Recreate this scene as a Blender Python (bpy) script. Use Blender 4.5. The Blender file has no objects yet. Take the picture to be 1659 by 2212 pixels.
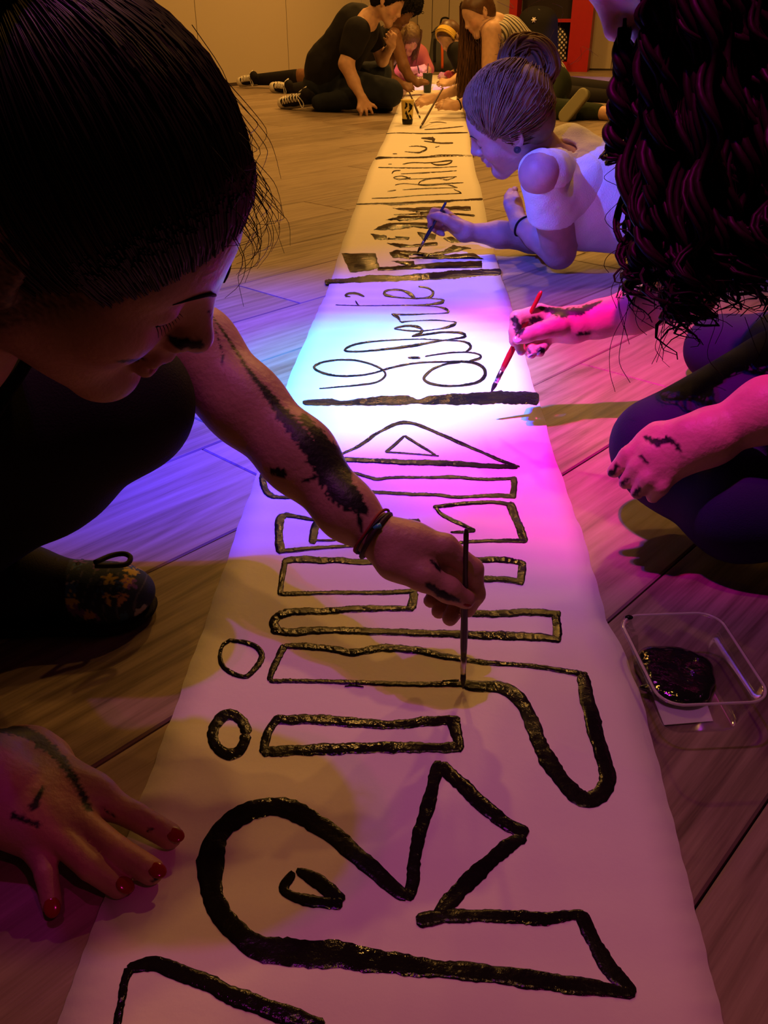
import bpy, math, random
import numpy as np
from mathutils import Vector, Matrix
random.seed(7); RNG = np.random.default_rng(7)
S = bpy.context.scene; COL = S.collection
# ---------------------------------------------------------------- camera
FW, FH, FL, CAMH = 1659, 2212, 1880.0, 0.6
TH = math.atan((1106-27)/FL); CC, SS = math.cos(TH), math.sin(TH)
cam_data = bpy.data.cameras.new('camera'); cam = bpy.data.objects.new('camera', cam_data); COL.objects.link(cam)
cam.location = (0, 0, CAMH); cam.rotation_euler = (math.pi/2 - TH, 0, 0)
cam_data.sensor_fit = 'VERTICAL'; cam_data.sensor_height = 24; cam_data.lens = 24*FL/FH
cam_data.clip_start = 0.02; cam_data.clip_end = 60
S.camera = cam
# ---------------------------------------------------------------- world, lights, exposure
S.view_settings.view_transform = 'Standard'; S.view_settings.look = 'None'
S.view_settings.exposure = 0.0; S.view_settings.gamma = 1.0; S.view_settings.use_curve_mapping = False
w = bpy.data.worlds.new('world'); S.world = w; w.use_nodes = True
w.node_tree.nodes['Background'].inputs[0].default_value = (1.0, 0.50, 0.22, 1)
w.node_tree.nodes['Background'].inputs[1].default_value = 0.012
def spot(name, loc, aim, col, power, deg, blend, rad=0.02):
    d = bpy.data.lights.new(name, 'SPOT'); d.color = col; d.energy = power
    d.spot_size = math.radians(deg); d.spot_blend = blend; d.shadow_soft_size = rad
    o = bpy.data.objects.new(name, d); COL.objects.link(o); o.location = loc
    o.rotation_euler = (Vector(aim)-Vector(loc)).to_track_quat('-Z', 'Y').to_euler(); return o
def lamp(name, loc, aim, col, power, size):
    d = bpy.data.lights.new(name, 'AREA'); d.color = col; d.energy = power; d.shape = 'DISK'; d.size = size
    o = bpy.data.objects.new(name, d); COL.objects.link(o); o.location = loc
    o.rotation_euler = (Vector(aim)-Vector(loc)).to_track_quat('-Z', 'Y').to_euler(); return o
# coloured stage wash: the spots up to spot_wash form one fixture whose red, green and blue emitters sit a hand apart and overlap to white
spot('spot_blue', (-0.55, 0.72, 2.5), (-0.32, 1.56, 0), (0.0, 0.012, 1.0), 1500, 31, 0.8)
spot('spot_violet', (-0.45, 0.75, 2.5), (0.27, 1.62, 0), (0.22, 0.02, 1.0), 190, 40, 1.0)
spot('spot_mauve', (-0.30, 0.80, 2.5), (0.14, 0.95, 0), (0.55, 0.02, 1.0), 30, 38, 1.0)
spot('spot_green', (-0.50, 0.74, 2.5), (-0.01, 1.58, 0), (0.0, 1.0, 0.25), 470, 17, 0.9)
spot('spot_red', (-0.36, 0.74, 2.5), (0.48, 1.46, 0), (1.0, 0.0, 0.30), 640, 29, 1.0)
spot('spot_wash', (-0.40, 0.78, 2.5), (0.32, 0.85, 0), (1.0, 0.03, 0.45), 11, 75, 0.7)
spot('spot_near_pink', (1.0, -0.7, 2.4), (0.02, 0.16, 0), (1.0, 0.02, 0.34), 22, 24, 1.0)  # separate unseen fill, added behind the camera to turn the near paper pink
spot('spot_side_blue', (-1.05, 1.25, 1.6), (0.36, 2.24, 0.15), (0.07, 0.10, 1.0), 360, 20, 0.6)  # separate unseen spot, added out of frame to light the lying girl blue
spot('spot_far_blue', (2.3, 9.3, 2.6), (2.05, 9.95, 0), (0.1, 0.08, 1.0), 190, 26, 0.5)
spot('spot_far_pink', (-0.3, 8.0, 2.6), (0.36, 8.9, 0), (1.0, 0.15, 1.0), 150, 17, 0.6)
AMB = (1.0, 0.46, 0.09)
for i, (x, y, p, s) in enumerate([(0.1, 0.85, 6, .10), (1.0, 3.5, 18, .10), (-0.2, 4.2, 34, .15), (1.3, 4.8, 28, .15), (-1.0, 6.8, 22, .25), (0.9, 7.2, 44, .25), (0.2, 9.0, 52, .25), (2.0, 9.3, 34, .25)]):
    lamp('warm_lamp', (x, y, 2.7), (x, y, 0), AMB, p, s)
# ---------------------------------------------------------------- photo-geometry helpers (pixel -> world)
def V(px, py, Z):
    u = (px-FW/2)/FL; v = (py-FH/2)/FL
    return np.array([u*Z, Z*CC - v*Z*SS, CAMH - Z*SS - v*Z*CC])
def P(px, py, z=0.0):
    v = (py-FH/2)/FL; r = -SS - v*CC
    return V(px, py, (z-CAMH)/r)
def PD(px, py, D):
    v = (py-FH/2)/FL
    return V(px, py, D/(CC - v*SS))
def proj(p):
    p = np.asarray(p, float) - np.array([0, 0, CAMH])
    Zc = p[..., 1]*CC - p[..., 2]*SS; yc = -p[..., 1]*SS - p[..., 2]*CC
    return np.stack([FW/2 + FL*p[..., 0]/Zc, FH/2 + FL*yc/Zc, Zc], -1)
def nrm(v):
    v = np.asarray(v, float); return v/(np.linalg.norm(v)+1e-12)
# ---------------------------------------------------------------- materials
def mat(name, col=(.5, .5, .5), rough=.6, spec=.4, metal=0.0, noise=0.0, nscale=20, bump=0.0, bscale=60, vcol=False, **kw):
    m = bpy.data.materials.new(name); m.use_nodes = True; nt = m.node_tree; N = nt.nodes; L = nt.links
    b = N['Principled BSDF']; b.inputs['Roughness'].default_value = rough
    b.inputs['Specular IOR Level'].default_value = spec; b.inputs['Metallic'].default_value = metal
    b.inputs['Base Color'].default_value = (*col, 1)
    for k, v in kw.items(): b.inputs[k.replace('_', ' ')].default_value = v
    src = None; tc = N.new('ShaderNodeTexCoord')
    if vcol:
        a = N.new('ShaderNodeAttribute'); a.attribute_name = 'Col'; src = a.outputs['Color']
    if noise > 0:
        n = N.new('ShaderNodeTexNoise'); n.inputs['Scale'].default_value = nscale; n.inputs['Detail'].default_value = 6
        L.new(tc.outputs['Object'], n.inputs['Vector'])
        mr = N.new('ShaderNodeMapRange'); L.new(n.outputs['Fac'], mr.inputs[0]); mr.inputs[3].default_value = 1-noise; mr.inputs[4].default_value = 1+noise
        mx = N.new('ShaderNodeMix'); mx.data_type = 'RGBA'; mx.blend_type = 'MULTIPLY'; mx.inputs[0].default_value = 1
        if src: L.new(src, mx.inputs[6])
        else: mx.inputs[6].default_value = (*col, 1)
        L.new(mr.outputs[0], mx.inputs[7]); src = mx.outputs[2]
    if src: L.new(src, b.inputs['Base Color'])
    if bump > 0:
        n2 = N.new('ShaderNodeTexNoise'); n2.inputs['Scale'].default_value = bscale; n2.inputs['Detail'].default_value = 4
        L.new(tc.outputs['Object'], n2.inputs['Vector'])
        bp = N.new('ShaderNodeBump'); bp.inputs['Strength'].default_value = bump; bp.inputs['Distance'].default_value = .01
        L.new(n2.outputs['Fac'], bp.inputs['Height']); L.new(bp.outputs[0], b.inputs['Normal'])
    return m
def wood_mat():
    m = bpy.data.materials.new('oak_laminate'); m.use_nodes = True; nt = m.node_tree; N = nt.nodes; L = nt.links
    b = N['Principled BSDF']; b.inputs['Roughness'].default_value = .38; b.inputs['Specular IOR Level'].default_value = .35
    tc = N.new('ShaderNodeTexCoord'); oi = N.new('ShaderNodeObjectInfo')
    off = N.new('ShaderNodeVectorMath'); off.operation = 'MULTIPLY_ADD'
    cx = N.new('ShaderNodeCombineXYZ'); 
    for i in range(3): L.new(oi.outputs['Random'], cx.inputs[i])
    L.new(cx.outputs[0], off.inputs[0]); off.inputs[1].default_value = (13, 17, 5); L.new(tc.outputs['Object'], off.inputs[2])
    def noise(sc, scale, det, dist=0):
        mp = N.new('ShaderNodeMapping'); mp.inputs['Scale'].default_value = sc; L.new(off.outputs[0], mp.inputs[0])
        n = N.new('ShaderNodeTexNoise'); n.inputs['Scale'].default_value = scale; n.inputs['Detail'].default_value = det; n.inputs['Distortion'].default_value = dist
        L.new(mp.outputs[0], n.inputs['Vector']); return n.outputs['Fac']
    grain = noise((2.5, 60, 1), 5, 6); fine = noise((9, 150, 1), 4, 4); broad = noise((.9, 7.5, 1), 2.4, 5, 1.8)
    mp = N.new('ShaderNodeMapping'); mp.inputs['Scale'].default_value = (1.1, 9, 1); L.new(off.outputs[0], mp.inputs[0])
    wv = N.new('ShaderNodeTexWave'); wv.bands_direction = 'Y'; wv.inputs['Scale'].default_value = 1.6; wv.inputs['Distortion'].default_value = 9; wv.inputs['Detail'].default_value = 3; wv.inputs['Detail Scale'].default_value = .7
    L.new(mp.outputs[0], wv.inputs['Vector'])
    def math_(op, a, b_):
        n = N.new('ShaderNodeMath'); n.operation = op
        for i, x in enumerate((a, b_)):
            if isinstance(x, (int, float)): n.inputs[i].default_value = x
            else: L.new(x, n.inputs[i])
        return n.outputs[0]
    f = math_('ADD', math_('MULTIPLY', grain, .27), math_('ADD', math_('MULTIPLY', broad, .65), math_('MULTIPLY', wv.outputs['Fac'], .08)))
    f = math_('ADD', f, math_('MULTIPLY', math_('SUBTRACT', oi.outputs['Random'], .5), .16))
    cr = N.new('ShaderNodeValToRGB'); L.new(f, cr.inputs[0])
    e = cr.color_ramp.elements; e[0].position = .28; e[0].color = (.125, .088, .058, 1); e[1].position = .72; e[1].color = (.40, .315, .235, 1)
    x = e.new(.48); x.color = (.28, .212, .150, 1)
    L.new(cr.outputs[0], b.inputs['Base Color'])
    bp = N.new('ShaderNodeBump'); bp.inputs['Strength'].default_value = .12; bp.inputs['Distance'].default_value = .002
    L.new(math_('ADD', fine, grain), bp.inputs['Height']); L.new(bp.outputs[0], b.inputs['Normal'])
    return m
M = dict(
    wood=wood_mat(),
    gap=mat('floor_underlay', (.02, .014, .01), .9),
    wall=mat('painted_wall_panel', (.46, .40, .31), .7, .2, bump=.05, bscale=200),
    paper=mat('white_paper', (.84, .81, .77), .8, .15, noise=.02, nscale=6, bump=.04, bscale=120),
    skirting=mat('dark_skirting', (.05, .035, .03), .5),
    redpaint=mat('red_lacquer', (.42, .012, .015), .4, noise=.1),
    darkinside=mat('dark_interior', (.02, .015, .015), .8),
    black=mat('black_fabric', (.012, .011, .012), .85, .2, bump=.2, bscale=500),
    dark=mat('charcoal_fabric', (.02, .019, .02), .9, .15, bump=.2, bscale=400),
    jean=mat('dark_denim', (.014, .018, .026), .85, .2, bump=.3, bscale=600),
    navy=mat('navy_leggings', (.012, .014, .05), .8, .2, bump=.15, bscale=600),
    green=mat('dark_green_leggings', (.025, .035, .018), .85, .2),
    white=mat('white_jersey', (.78, .77, .76), .85, .2, bump=.25, bscale=300),
    rubber=mat('white_rubber', (.72, .68, .6), .5),
    lace=mat('white_lace', (.75, .72, .65), .8),
    blacklace=mat('black_lace', (.012, .012, .012), .8),
    pinkshirt=mat('pink_shirt', (.45, .12, .2), .8),
    grey=mat('grey_backpack', (.09, .095, .10), .8, bump=.3, bscale=300),
    orange=mat('orange_webbing', (.7, .12, .02), .7),
    yellow=mat('yellow_cloth', (.75, .52, .08), .7),
    skin=mat('skin', rough=.48, spec=.35, vcol=True, noise=.06, nscale=35, bump=.12, bscale=180, Subsurface_Weight=.08, Subsurface_Radius=(.008, .003, .0015), Subsurface_Scale=.6),
    hair=mat('dark_brown_hair', (.020, .011, .008), .42, .5, noise=.5, nscale=40),
    haircurl=mat('very_dark_curly_hair', (.0042, .0017, .0018), .5, .05, noise=.5, nscale=40),
    hairlight=mat('light_brown_hair', (.21, .115, .06), .6, .2, noise=.45, nscale=50),
    hairmid=mat('brown_hair', (.10, .045, .018), .45, .5, noise=.45, nscale=50),
    hairblack=mat('black_afro_hair', (.008, .006, .005), .8, .2, bump=1, bscale=150),
    blond=mat('dark_blond_hair', (.15, .095, .045), .5, .4, noise=.4, nscale=50),
    rednail=mat('red_nail_polish', (.30, .016, .014), .12, .6),
    palenail=mat('pale_nail_polish', (.75, .72, .85), .15, .6),
    brow=mat('eyebrow_hair', (.02, .012, .009), .8),
    redwood=mat('red_lacquered_handle', (.45, .015, .02), .25, .6),
    darkwood=mat('dark_lacquered_handle', (.035, .012, .012), .3, .6),
    bluewood=mat('dark_blue_handle', (.012, .02, .07), .25, .6),
    ferrule=mat('metal_ferrule', (.55, .5, .45), .28, metal=1.0),
    bristle=mat('black_bristle', (.012, .010, .010), .6),
    yellowcup=mat('yellow_cup_plastic', (.72, .55, .12), .35, vcol=False),
    darkcup=mat('dark_cup_plastic', (.02, .035, .04), .35),
    label=mat('white_label', (.80, .78, .80), .6),
    bracelet=mat('leather_bracelet', (.03, .016, .014), .6),
    redcord=mat('red_cord', (.28, .03, .02), .7),
    bead=mat('turquoise_bead', (.05, .35, .4), .3),
    gauge=mat('black_ear_plug', (.02, .02, .03), .3),
    wood_dark=mat('brown_twig_handle', (.06, .03, .018), .6),
    pinkflower=mat('pink_flower_cloth', (.75, .12, .25), .7),
)
def paint_mat():
    m = bpy.data.materials.new('wet_black_paint'); m.use_nodes = True; nt = m.node_tree; N = nt.nodes; L = nt.links
    b = N['Principled BSDF']; b.inputs['Base Color'].default_value = (.009, .008, .007, 1); b.inputs['Specular IOR Level'].default_value = .16
    tc = N.new('ShaderNodeTexCoord'); n = N.new('ShaderNodeTexNoise'); n.inputs['Scale'].default_value = 55; n.inputs['Detail'].default_value = 5; n.inputs['Roughness'].default_value = .55
    L.new(tc.outputs['Object'], n.inputs['Vector'])
    n3 = N.new('ShaderNodeTexNoise'); n3.inputs['Scale'].default_value = 14; L.new(tc.outputs['Object'], n3.inputs['Vector'])
    mr = N.new('ShaderNodeMapRange'); mr.inputs[1].default_value = .38; mr.inputs[2].default_value = .62; mr.inputs[3].default_value = .08; mr.inputs[4].default_value = .26
    L.new(n3.outputs['Fac'], mr.inputs[0]); L.new(mr.outputs[0], b.inputs['Roughness'])
    bp = N.new('ShaderNodeBump'); bp.inputs['Strength'].default_value = .30; bp.inputs['Distance'].default_value = .006
    L.new(n.outputs['Fac'], bp.inputs['Height']); L.new(bp.outputs[0], b.inputs['Normal'])
    return m
M['paint'] = paint_mat()
def stripe_mat():
    m = mat('striped_jersey', (.6, .55, .45), .85); nt = m.node_tree; N = nt.nodes; L = nt.links
    tc = N.new('ShaderNodeTexCoord'); wv = N.new('ShaderNodeTexWave'); wv.bands_direction = 'DIAGONAL'; wv.inputs['Scale'].default_value = 14; L.new(tc.outputs['Object'], wv.inputs['Vector'])
    cr = N.new('ShaderNodeValToRGB'); cr.color_ramp.interpolation = 'CONSTANT'; cr.color_ramp.elements[0].color = (.08, .07, .06, 1); cr.color_ramp.elements[1].position = .4; cr.color_ramp.elements[1].color = (.62, .56, .45, 1)
    L.new(wv.outputs['Fac'], cr.inputs[0]); L.new(cr.outputs[0], N['Principled BSDF'].inputs['Base Color']); return m
M['stripe'] = stripe_mat()
def clear_mat():
    m = bpy.data.materials.new('clear_plastic'); m.use_nodes = True; nt = m.node_tree; N = nt.nodes; L = nt.links
    for n in list(N): N.remove(n)
    o = N.new('ShaderNodeOutputMaterial'); t = N.new('ShaderNodeBsdfTransparent'); t.inputs[0].default_value = (.97, .97, .97, 1)
    g = N.new('ShaderNodeBsdfGlossy'); g.inputs['Roughness'].default_value = .10; g.inputs[0].default_value = (1, 1, 1, 1)
    fr = N.new('ShaderNodeFresnel'); fr.inputs[0].default_value = 1.45; mx = N.new('ShaderNodeMixShader')
    sc_m = N.new('ShaderNodeMath'); sc_m.operation = 'MULTIPLY'; sc_m.inputs[1].default_value = .38; L.new(fr.outputs[0], sc_m.inputs[0]); L.new(sc_m.outputs[0], mx.inputs[0]); L.new(t.outputs[0], mx.inputs[1]); L.new(g.outputs[0], mx.inputs[2]); L.new(mx.outputs[0], o.inputs[0]); return m
M['clear'] = clear_mat()
M['rim'] = mat('highlit_plastic_rim', (.8, .78, .72), .15, .6, Alpha=.5)  # cream half-opaque colour stands in for the light the clear rim catches
# ---------------------------------------------------------------- object helpers
def mesh_obj(name, verts, faces, m, parent=None, smooth=True):
    me = bpy.data.meshes.new(name); v = np.asarray(verts, np.float32)
    me.from_pydata([tuple(map(float, p)) for p in v], [], [tuple(map(int, f)) for f in faces]) if len(v) < 20000 else quick(me, v, np.asarray(faces, np.int32))
    if smooth: me.polygons.foreach_set('use_smooth', np.ones(len(me.polygons), bool))
    me.materials.append(m if not isinstance(m, str) else M[m])
    o = bpy.data.objects.new(name, me); COL.objects.link(o)
    if parent is not None: attach(o, parent)
    return o
def quick(me, v, f):
    n = f.shape[1]; me.vertices.add(len(v)); me.vertices.foreach_set('co', v.ravel())
    me.loops.add(f.size); me.loops.foreach_set('vertex_index', f.ravel().astype(np.int32))
    me.polygons.add(len(f)); me.polygons.foreach_set('loop_start', np.arange(0, f.size, n, dtype=np.int32))
    me.update(calc_edges=True); me.validate()
def attach(o, parent):
    o.parent = parent; o.matrix_parent_inverse = Matrix.Translation(-parent.location) if parent.parent is None and parent.type == 'EMPTY' else Matrix.Identity(4)
def tag(o, label=None, cat=None, group=None, kind=None):
    for k, v in (('label', label), ('category', cat), ('group', group), ('kind', kind)):
        if v: o[k] = v
    return o
def thing(name, loc, label, cat, group=None):
    o = bpy.data.objects.new(name, None); COL.objects.link(o); o.location = tuple(map(float, loc)); o.empty_display_size = .05
    return tag(o, label, cat, group)
class MB:                                     # collects shapes into one mesh
    def __init__(s): s.v = []; s.f = []
    def add(s, v, f):
        b = len(s.v); s.v += [tuple(p) for p in v]; s.f += [tuple(b+i for i in q) for q in f]; return s
    def box(s, c, d, R=None, bev=0):
        x, y, z = [q/2 for q in d]; vs = [(i*x, j*y, k*z) for i in (-1, 1) for j in (-1, 1) for k in (-1, 1)]
        vs = np.array(vs)
        if R is not None: vs = vs @ np.asarray(R).T
        return s.add(vs + np.asarray(c), [(0, 1, 3, 2), (4, 6, 7, 5), (0, 4, 5, 1), (2, 3, 7, 6), (0, 2, 6, 4), (1, 5, 7, 3)])
    def tube(s, pts, r, n=8, cap=True, flat=1.0, up=None):
        pts = np.asarray(pts, float); m = len(pts); r = np.broadcast_to(np.asarray(r, float), (m,))
        T = np.gradient(pts, axis=0); T /= np.linalg.norm(T, axis=1)[:, None]+1e-12
        a = np.array([0, 0, 1.]) if up is None else np.asarray(up, float)
        if up is None and abs(T[0][2]) > .9: a = np.array([1., 0, 0])
        A = []; 
        for t in T:
            a = a - t*(a@t); a = a/(np.linalg.norm(a)+1e-12); A.append(a)
        A = np.array(A); B = np.cross(T, A); ang = np.linspace(0, 2*math.pi, n, endpoint=False)
        vs = (pts[:, None] + r[:, None, None]*(np.cos(ang)[None, :, None]*A[:, None]*flat + np.sin(ang)[None, :, None]*B[:, None])).reshape(-1, 3)
        fs = [(i*n+j, i*n+(j+1) % n, (i+1)*n+(j+1) % n, (i+1)*n+j) for i in range(m-1) for j in range(n)]
        if cap: fs += [tuple(range(n-1, -1, -1)), tuple((m-1)*n+j for j in range(n))]
        return s.add(vs, fs)
    def lathe(s, prof, n=24, c=(0, 0, 0), axis=None, cap=False):
        ang = np.linspace(0, 2*math.pi, n, endpoint=False); vs = []
        for r, z in prof: vs += [(r*math.cos(a), r*math.sin(a), z) for a in ang]
        vs = np.array(vs); m = len(prof)
        if axis is not None:
            R = np.array(Vector(axis).to_track_quat('Z', 'Y').to_matrix()); vs = vs @ R.T
        fs = [(i*n+j, i*n+(j+1) % n, (i+1)*n+(j+1) % n, (i+1)*n+j) for i in range(m-1) for j in range(n)]
        if cap: fs += [tuple(range(n-1, -1, -1)), tuple((m-1)*n+j for j in range(n))]
        return s.add(vs+np.asarray(c), fs)
    def ell(s, c, r, R=None, n=10):
        vs = []; 
        for i in range(1, n):
            t = math.pi*i/n
            for j in range(2*n):
                p = math.pi*j/n; vs.append((math.sin(t)*math.cos(p), math.sin(t)*math.sin(p), math.cos(t)))
        vs = [(0, 0, 1)] + vs + [(0, 0, -1)]; vs = np.array(vs)*np.asarray(r)
        if R is not None: vs = vs @ np.asarray(R).T
        k = 2*n; fs = [(0, 1+j, 1+(j+1) % k) for j in range(k)]
        fs += [(1+i*k+j, 1+(i+1)*k+j, 1+(i+1)*k+(j+1) % k, 1+i*k+(j+1) % k) for i in range(n-2) for j in range(k)]
        e = len(vs)-1; fs += [(e, 1+(n-2)*k+(j+1) % k, 1+(n-2)*k+j) for j in range(k)]
        return s.add(vs+np.asarray(c), fs)
    def build(s, name, m, parent=None, smooth=True): return mesh_obj(name, s.v, s.f, m, parent, smooth)
def spline(pts, n):                            # Catmull-Rom resample
    p = np.asarray(pts, float); q = np.vstack([2*p[0]-p[1], p, 2*p[-1]-p[-2]]); k = len(p)-1
    t = np.linspace(0, k, n); i = np.minimum(t.astype(int), k-1); u = (t-i)[:, None]
    a, b, c, d = q[i], q[i+1], q[i+2], q[i+3]
    return .5*((2*b)+(-a+c)*u+(2*a-5*b+4*c-d)*u*u+(-a+3*b-3*c+d)*u**3)
# ---------------------------------------------------------------- implicit-surface bodies: smooth unions of tapered limbs, meshed once
class Body:
    def __init__(s): s.pr = []
    def cone(s, a, b, ra, rb, k=.012, op='u'):
        s.pr.append(('c', np.asarray(a, float), np.asarray(b, float), float(ra), float(rb), k, op)); return s
    def chain(s, pts, rs, k=.012):
        for i in range(len(pts)-1): s.cone(pts[i], pts[i+1], rs[i], rs[i+1], k)
        return s
    def ell(s, c, r, R=None, k=.012, op='u'):
        s.pr.append(('e', np.asarray(c, float), np.asarray(r, float), np.eye(3) if R is None else np.asarray(R, float), 0, k, op)); return s
    def sph(s, c, r, k=.012, op='u'): return s.cone(c, np.asarray(c)+1e-5, r, r, k, op)
    def plane(s, p, n, k=.002): s.pr.append(('p', np.asarray(p, float), nrm(n), 0, 0, k, 'i')); return s   # keeps the side the normal points away from
    @staticmethod
    def d1(q, p):
        if q[0] == 'c':
            a, b, r1, r2 = q[1], q[2], q[3], q[4]; ba = b-a; l2 = ba@ba; rr = r1-r2; a2 = l2-rr*rr
            if a2 <= 1e-10:
                c, r = (a, r1) if r1 > r2 else (b, r2); return np.linalg.norm(p-c, axis=-1)-r
            il2 = 1/l2; pa = p-a; y = pa@ba; z = y-l2
            x2 = (((pa*l2)-y[..., None]*ba)**2).sum(-1); y2 = y*y*l2; z2 = z*z*l2
            k = np.sign(rr)*rr*rr*x2
            d = (np.sqrt(x2*a2*il2)+y*rr)*il2-r1
            m1 = np.sign(z)*a2*z2 > k; m2 = np.sign(y)*a2*y2 < k
            d = np.where(m2, np.sqrt(x2+y2)*il2-r1, d); return np.where(m1, np.sqrt(x2+z2)*il2-r2, d)
        if q[0] == 'e':
            l = (p-q[1]) @ q[3]; k0 = np.linalg.norm(l/q[2], axis=-1); k1 = np.linalg.norm(l/q[2]**2, axis=-1)
            return np.where(k1 < 1e-6, -q[2].min(), k0*(k0-1)/np.maximum(k1, 1e-9))
        return (p-q[1]) @ q[2]
    @staticmethod
    def comb(D, d, k, op):
        if op == 'u': h = np.maximum(k-np.abs(D-d), 0)/k; return np.minimum(D, d)-h*h*k*.25
        if op == 's': d = -d
        h = np.maximum(k-np.abs(D-d), 0)/k; return np.maximum(D, d)+h*h*k*.25
    def field(s, p):
        D = np.full(p.shape[:-1], 9.0)
        for q in s.pr: D = s.comb(D, s.d1(q, p), q[5], q[6])
        return D
    def mesh(s, vox, warp=None):
        lo = np.full(3, 9e9); hi = -lo
        for q in s.pr:
            if q[6] != 'u': continue
            if q[0] == 'c': 
                for c, r in ((q[1], q[3]), (q[2], q[4])): lo = np.minimum(lo, c-r); hi = np.maximum(hi, c+r)
            else: lo = np.minimum(lo, q[1]-q[2].max()); hi = np.maximum(hi, q[1]+q[2].max())
        B = 8; bs = B*vox; lo = lo-2*vox; n = np.ceil((hi+2*vox-lo)/bs).astype(int)
        gi = np.stack(np.meshgrid(*[np.arange(k) for k in n], indexing='ij'), -1).reshape(-1, 3)
        ctr = lo+(gi+.5)*bs
        keep = np.zeros(len(gi), bool)
        for q in range(0, len(gi), 200000): keep[q:q+200000] = np.abs(s.field(ctr[q:q+200000])) < bs*1.5+.012
        gi = gi[keep]; ctr = ctr[keep]
        l = np.stack(np.meshgrid(*[np.arange(B+1)]*3, indexing='ij'), -1).reshape(-1, 3)
        D = np.full((len(gi), len(l)), 9.0)
        base = lo+gi*bs
        for q in s.pr:
            if q[6] == 'u': idx = np.where(s.d1(q, ctr) < bs*1.4+q[5]+.01)[0]
            else: idx = np.arange(len(gi)) if q[0] == 'p' else np.where(s.d1(q, ctr) < bs*1.4+q[5]+.01)[0]
            for j in range(0, len(idx), 1500):
                ii = idx[j:j+1500]; pts = base[ii][:, None]+l[None]*vox
                D[ii] = s.comb(D[ii], s.d1(q, pts), q[5], q[6])
        G = D.reshape(-1, B+1, B+1, B+1); neg = G < 0
        cnt = sum(neg[:, a:a+B, b:b+B, c:c+B].astype(np.int8) for a in (0, 1) for b in (0, 1) for c in (0, 1))
        cell = np.argwhere((cnt > 0) & (cnt < 8)); bi = cell[:, 0]; ci = cell[:, 1:]
        acc = np.zeros((len(cell), 3)); num = np.zeros(len(cell))
        for ax in range(3):
            o = [k for k in range(3) if k != ax]
            for u in (0, 1):
                for v in (0, 1):
                    e0 = np.zeros(3, int); e0[o[0]] = u; e0[o[1]] = v; e1 = e0.copy(); e1[ax] = 1
                    a = ci+e0; b = ci+e1; va = G[bi, a[:, 0], a[:, 1], a[:, 2]]; vb = G[bi, b[:, 0], b[:, 1], b[:, 2]]
                    m = (va < 0) != (vb < 0); t = np.where(m, va/np.where(m, va-vb, 1), 0)
                    acc += np.where(m[:, None], e0+t[:, None]*(e1-e0), 0); num += m
        pos = lo+(gi[bi]*B+ci+acc/np.maximum(num, 1)[:, None])*vox
        key = lambda g: (g[:, 0].astype(np.int64) << 42) | (g[:, 1].astype(np.int64) << 21) | g[:, 2].astype(np.int64)
        gk = key(gi[bi]*B+ci+4); order = np.argsort(gk); gs = gk[order]
        quads = []
        for ax in range(3):
            o = [(ax+1) % 3, (ax+2) % 3]
            sl0 = [slice(None), slice(0, B), slice(0, B), slice(0, B)]; sl1 = list(sl0); sl1[1+ax] = slice(1, B+1)
            a = neg[tuple(sl0)]; b = neg[tuple(sl1)]; e = np.argwhere(a != b); flip = a[tuple(e.T)]
            g = gi[e[:, 0]]*B+e[:, 1:]+4; ids = []; ok = np.ones(len(e), bool)
            for u, v in ((1, 1), (0, 1), (0, 0), (1, 0)):
                c = g.copy(); c[:, o[0]] -= u; c[:, o[1]] -= v; kk = key(c); j = np.minimum(np.searchsorted(gs, kk), len(gs)-1)
                ok &= gs[j] == kk; ids.append(order[j])
            Q = np.stack(ids, 1); Q[~flip] = Q[~flip][:, ::-1]; quads.append(Q[ok])
        return pos, np.concatenate(quads)
    def build(s, name, vox, m, parent=None, color=None, wob=None):
        v, f = s.mesh(vox)
        if wob is not None: v = wob(v)
        o = mesh_obj(name, v, f, m, parent); me = o.data
        if color is not None:
            nn = np.zeros(len(v)*3, np.float32); me.vertices.foreach_get('normal', nn); c = color(v, nn.reshape(-1, 3))
            at = me.color_attributes.new('Col', 'FLOAT_COLOR', 'POINT'); at.data.foreach_set('color', np.concatenate([c, np.ones((len(c), 1))], 1).astype(np.float32).ravel())
        return o
def hsh(v):                                    # cheap smooth pseudo-noise, -1..1
    x, y, z = v[..., 0], v[..., 1], v[..., 2]
    return (np.sin(x*3.1+1.7*np.sin(y*2.3+z))+np.sin(y*3.7+1.3*np.sin(z*2.9+x*1.1))+np.sin(z*3.3+1.9*np.sin(x*2.7+y*.7)))/3
# ================================================================ SETTING
UX = np.array([math.cos(math.radians(47.5)), math.sin(math.radians(47.5))]); UN = np.array([-UX[1], UX[0]])
fl = MB().box((0.5, 6, -0.021), (14, 16, .02)).build('floor', 'gap', None, False); tag(fl, kind='structure')
PLW, PLL = .2355, 1.38
pm = bpy.data.meshes.new('plank'); a, b = PLL/2-.0008, PLW/2-.0011; e = .0022
pv = [(-a, -b, -e), (a, -b, -e), (a, b, -e), (-a, b, -e), (-a+e, -b+e, 0), (a-e, -b+e, 0), (a-e, b-e, 0), (-a+e, b-e, 0), (-a, -b, -.01), (a, -b, -.01), (a, b, -.01), (-a, b, -.01)]
pf = [(4, 5, 6, 7)] + [(i, (i+1) % 4, 4+(i+1) % 4, 4+i) for i in range(4)] + [(8+i, 8+(i+1) % 4, (i+1) % 4, i) for i in range(4)]
pm.from_pydata(pv, [], pf); pm.materials.append(M['wood'])
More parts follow.
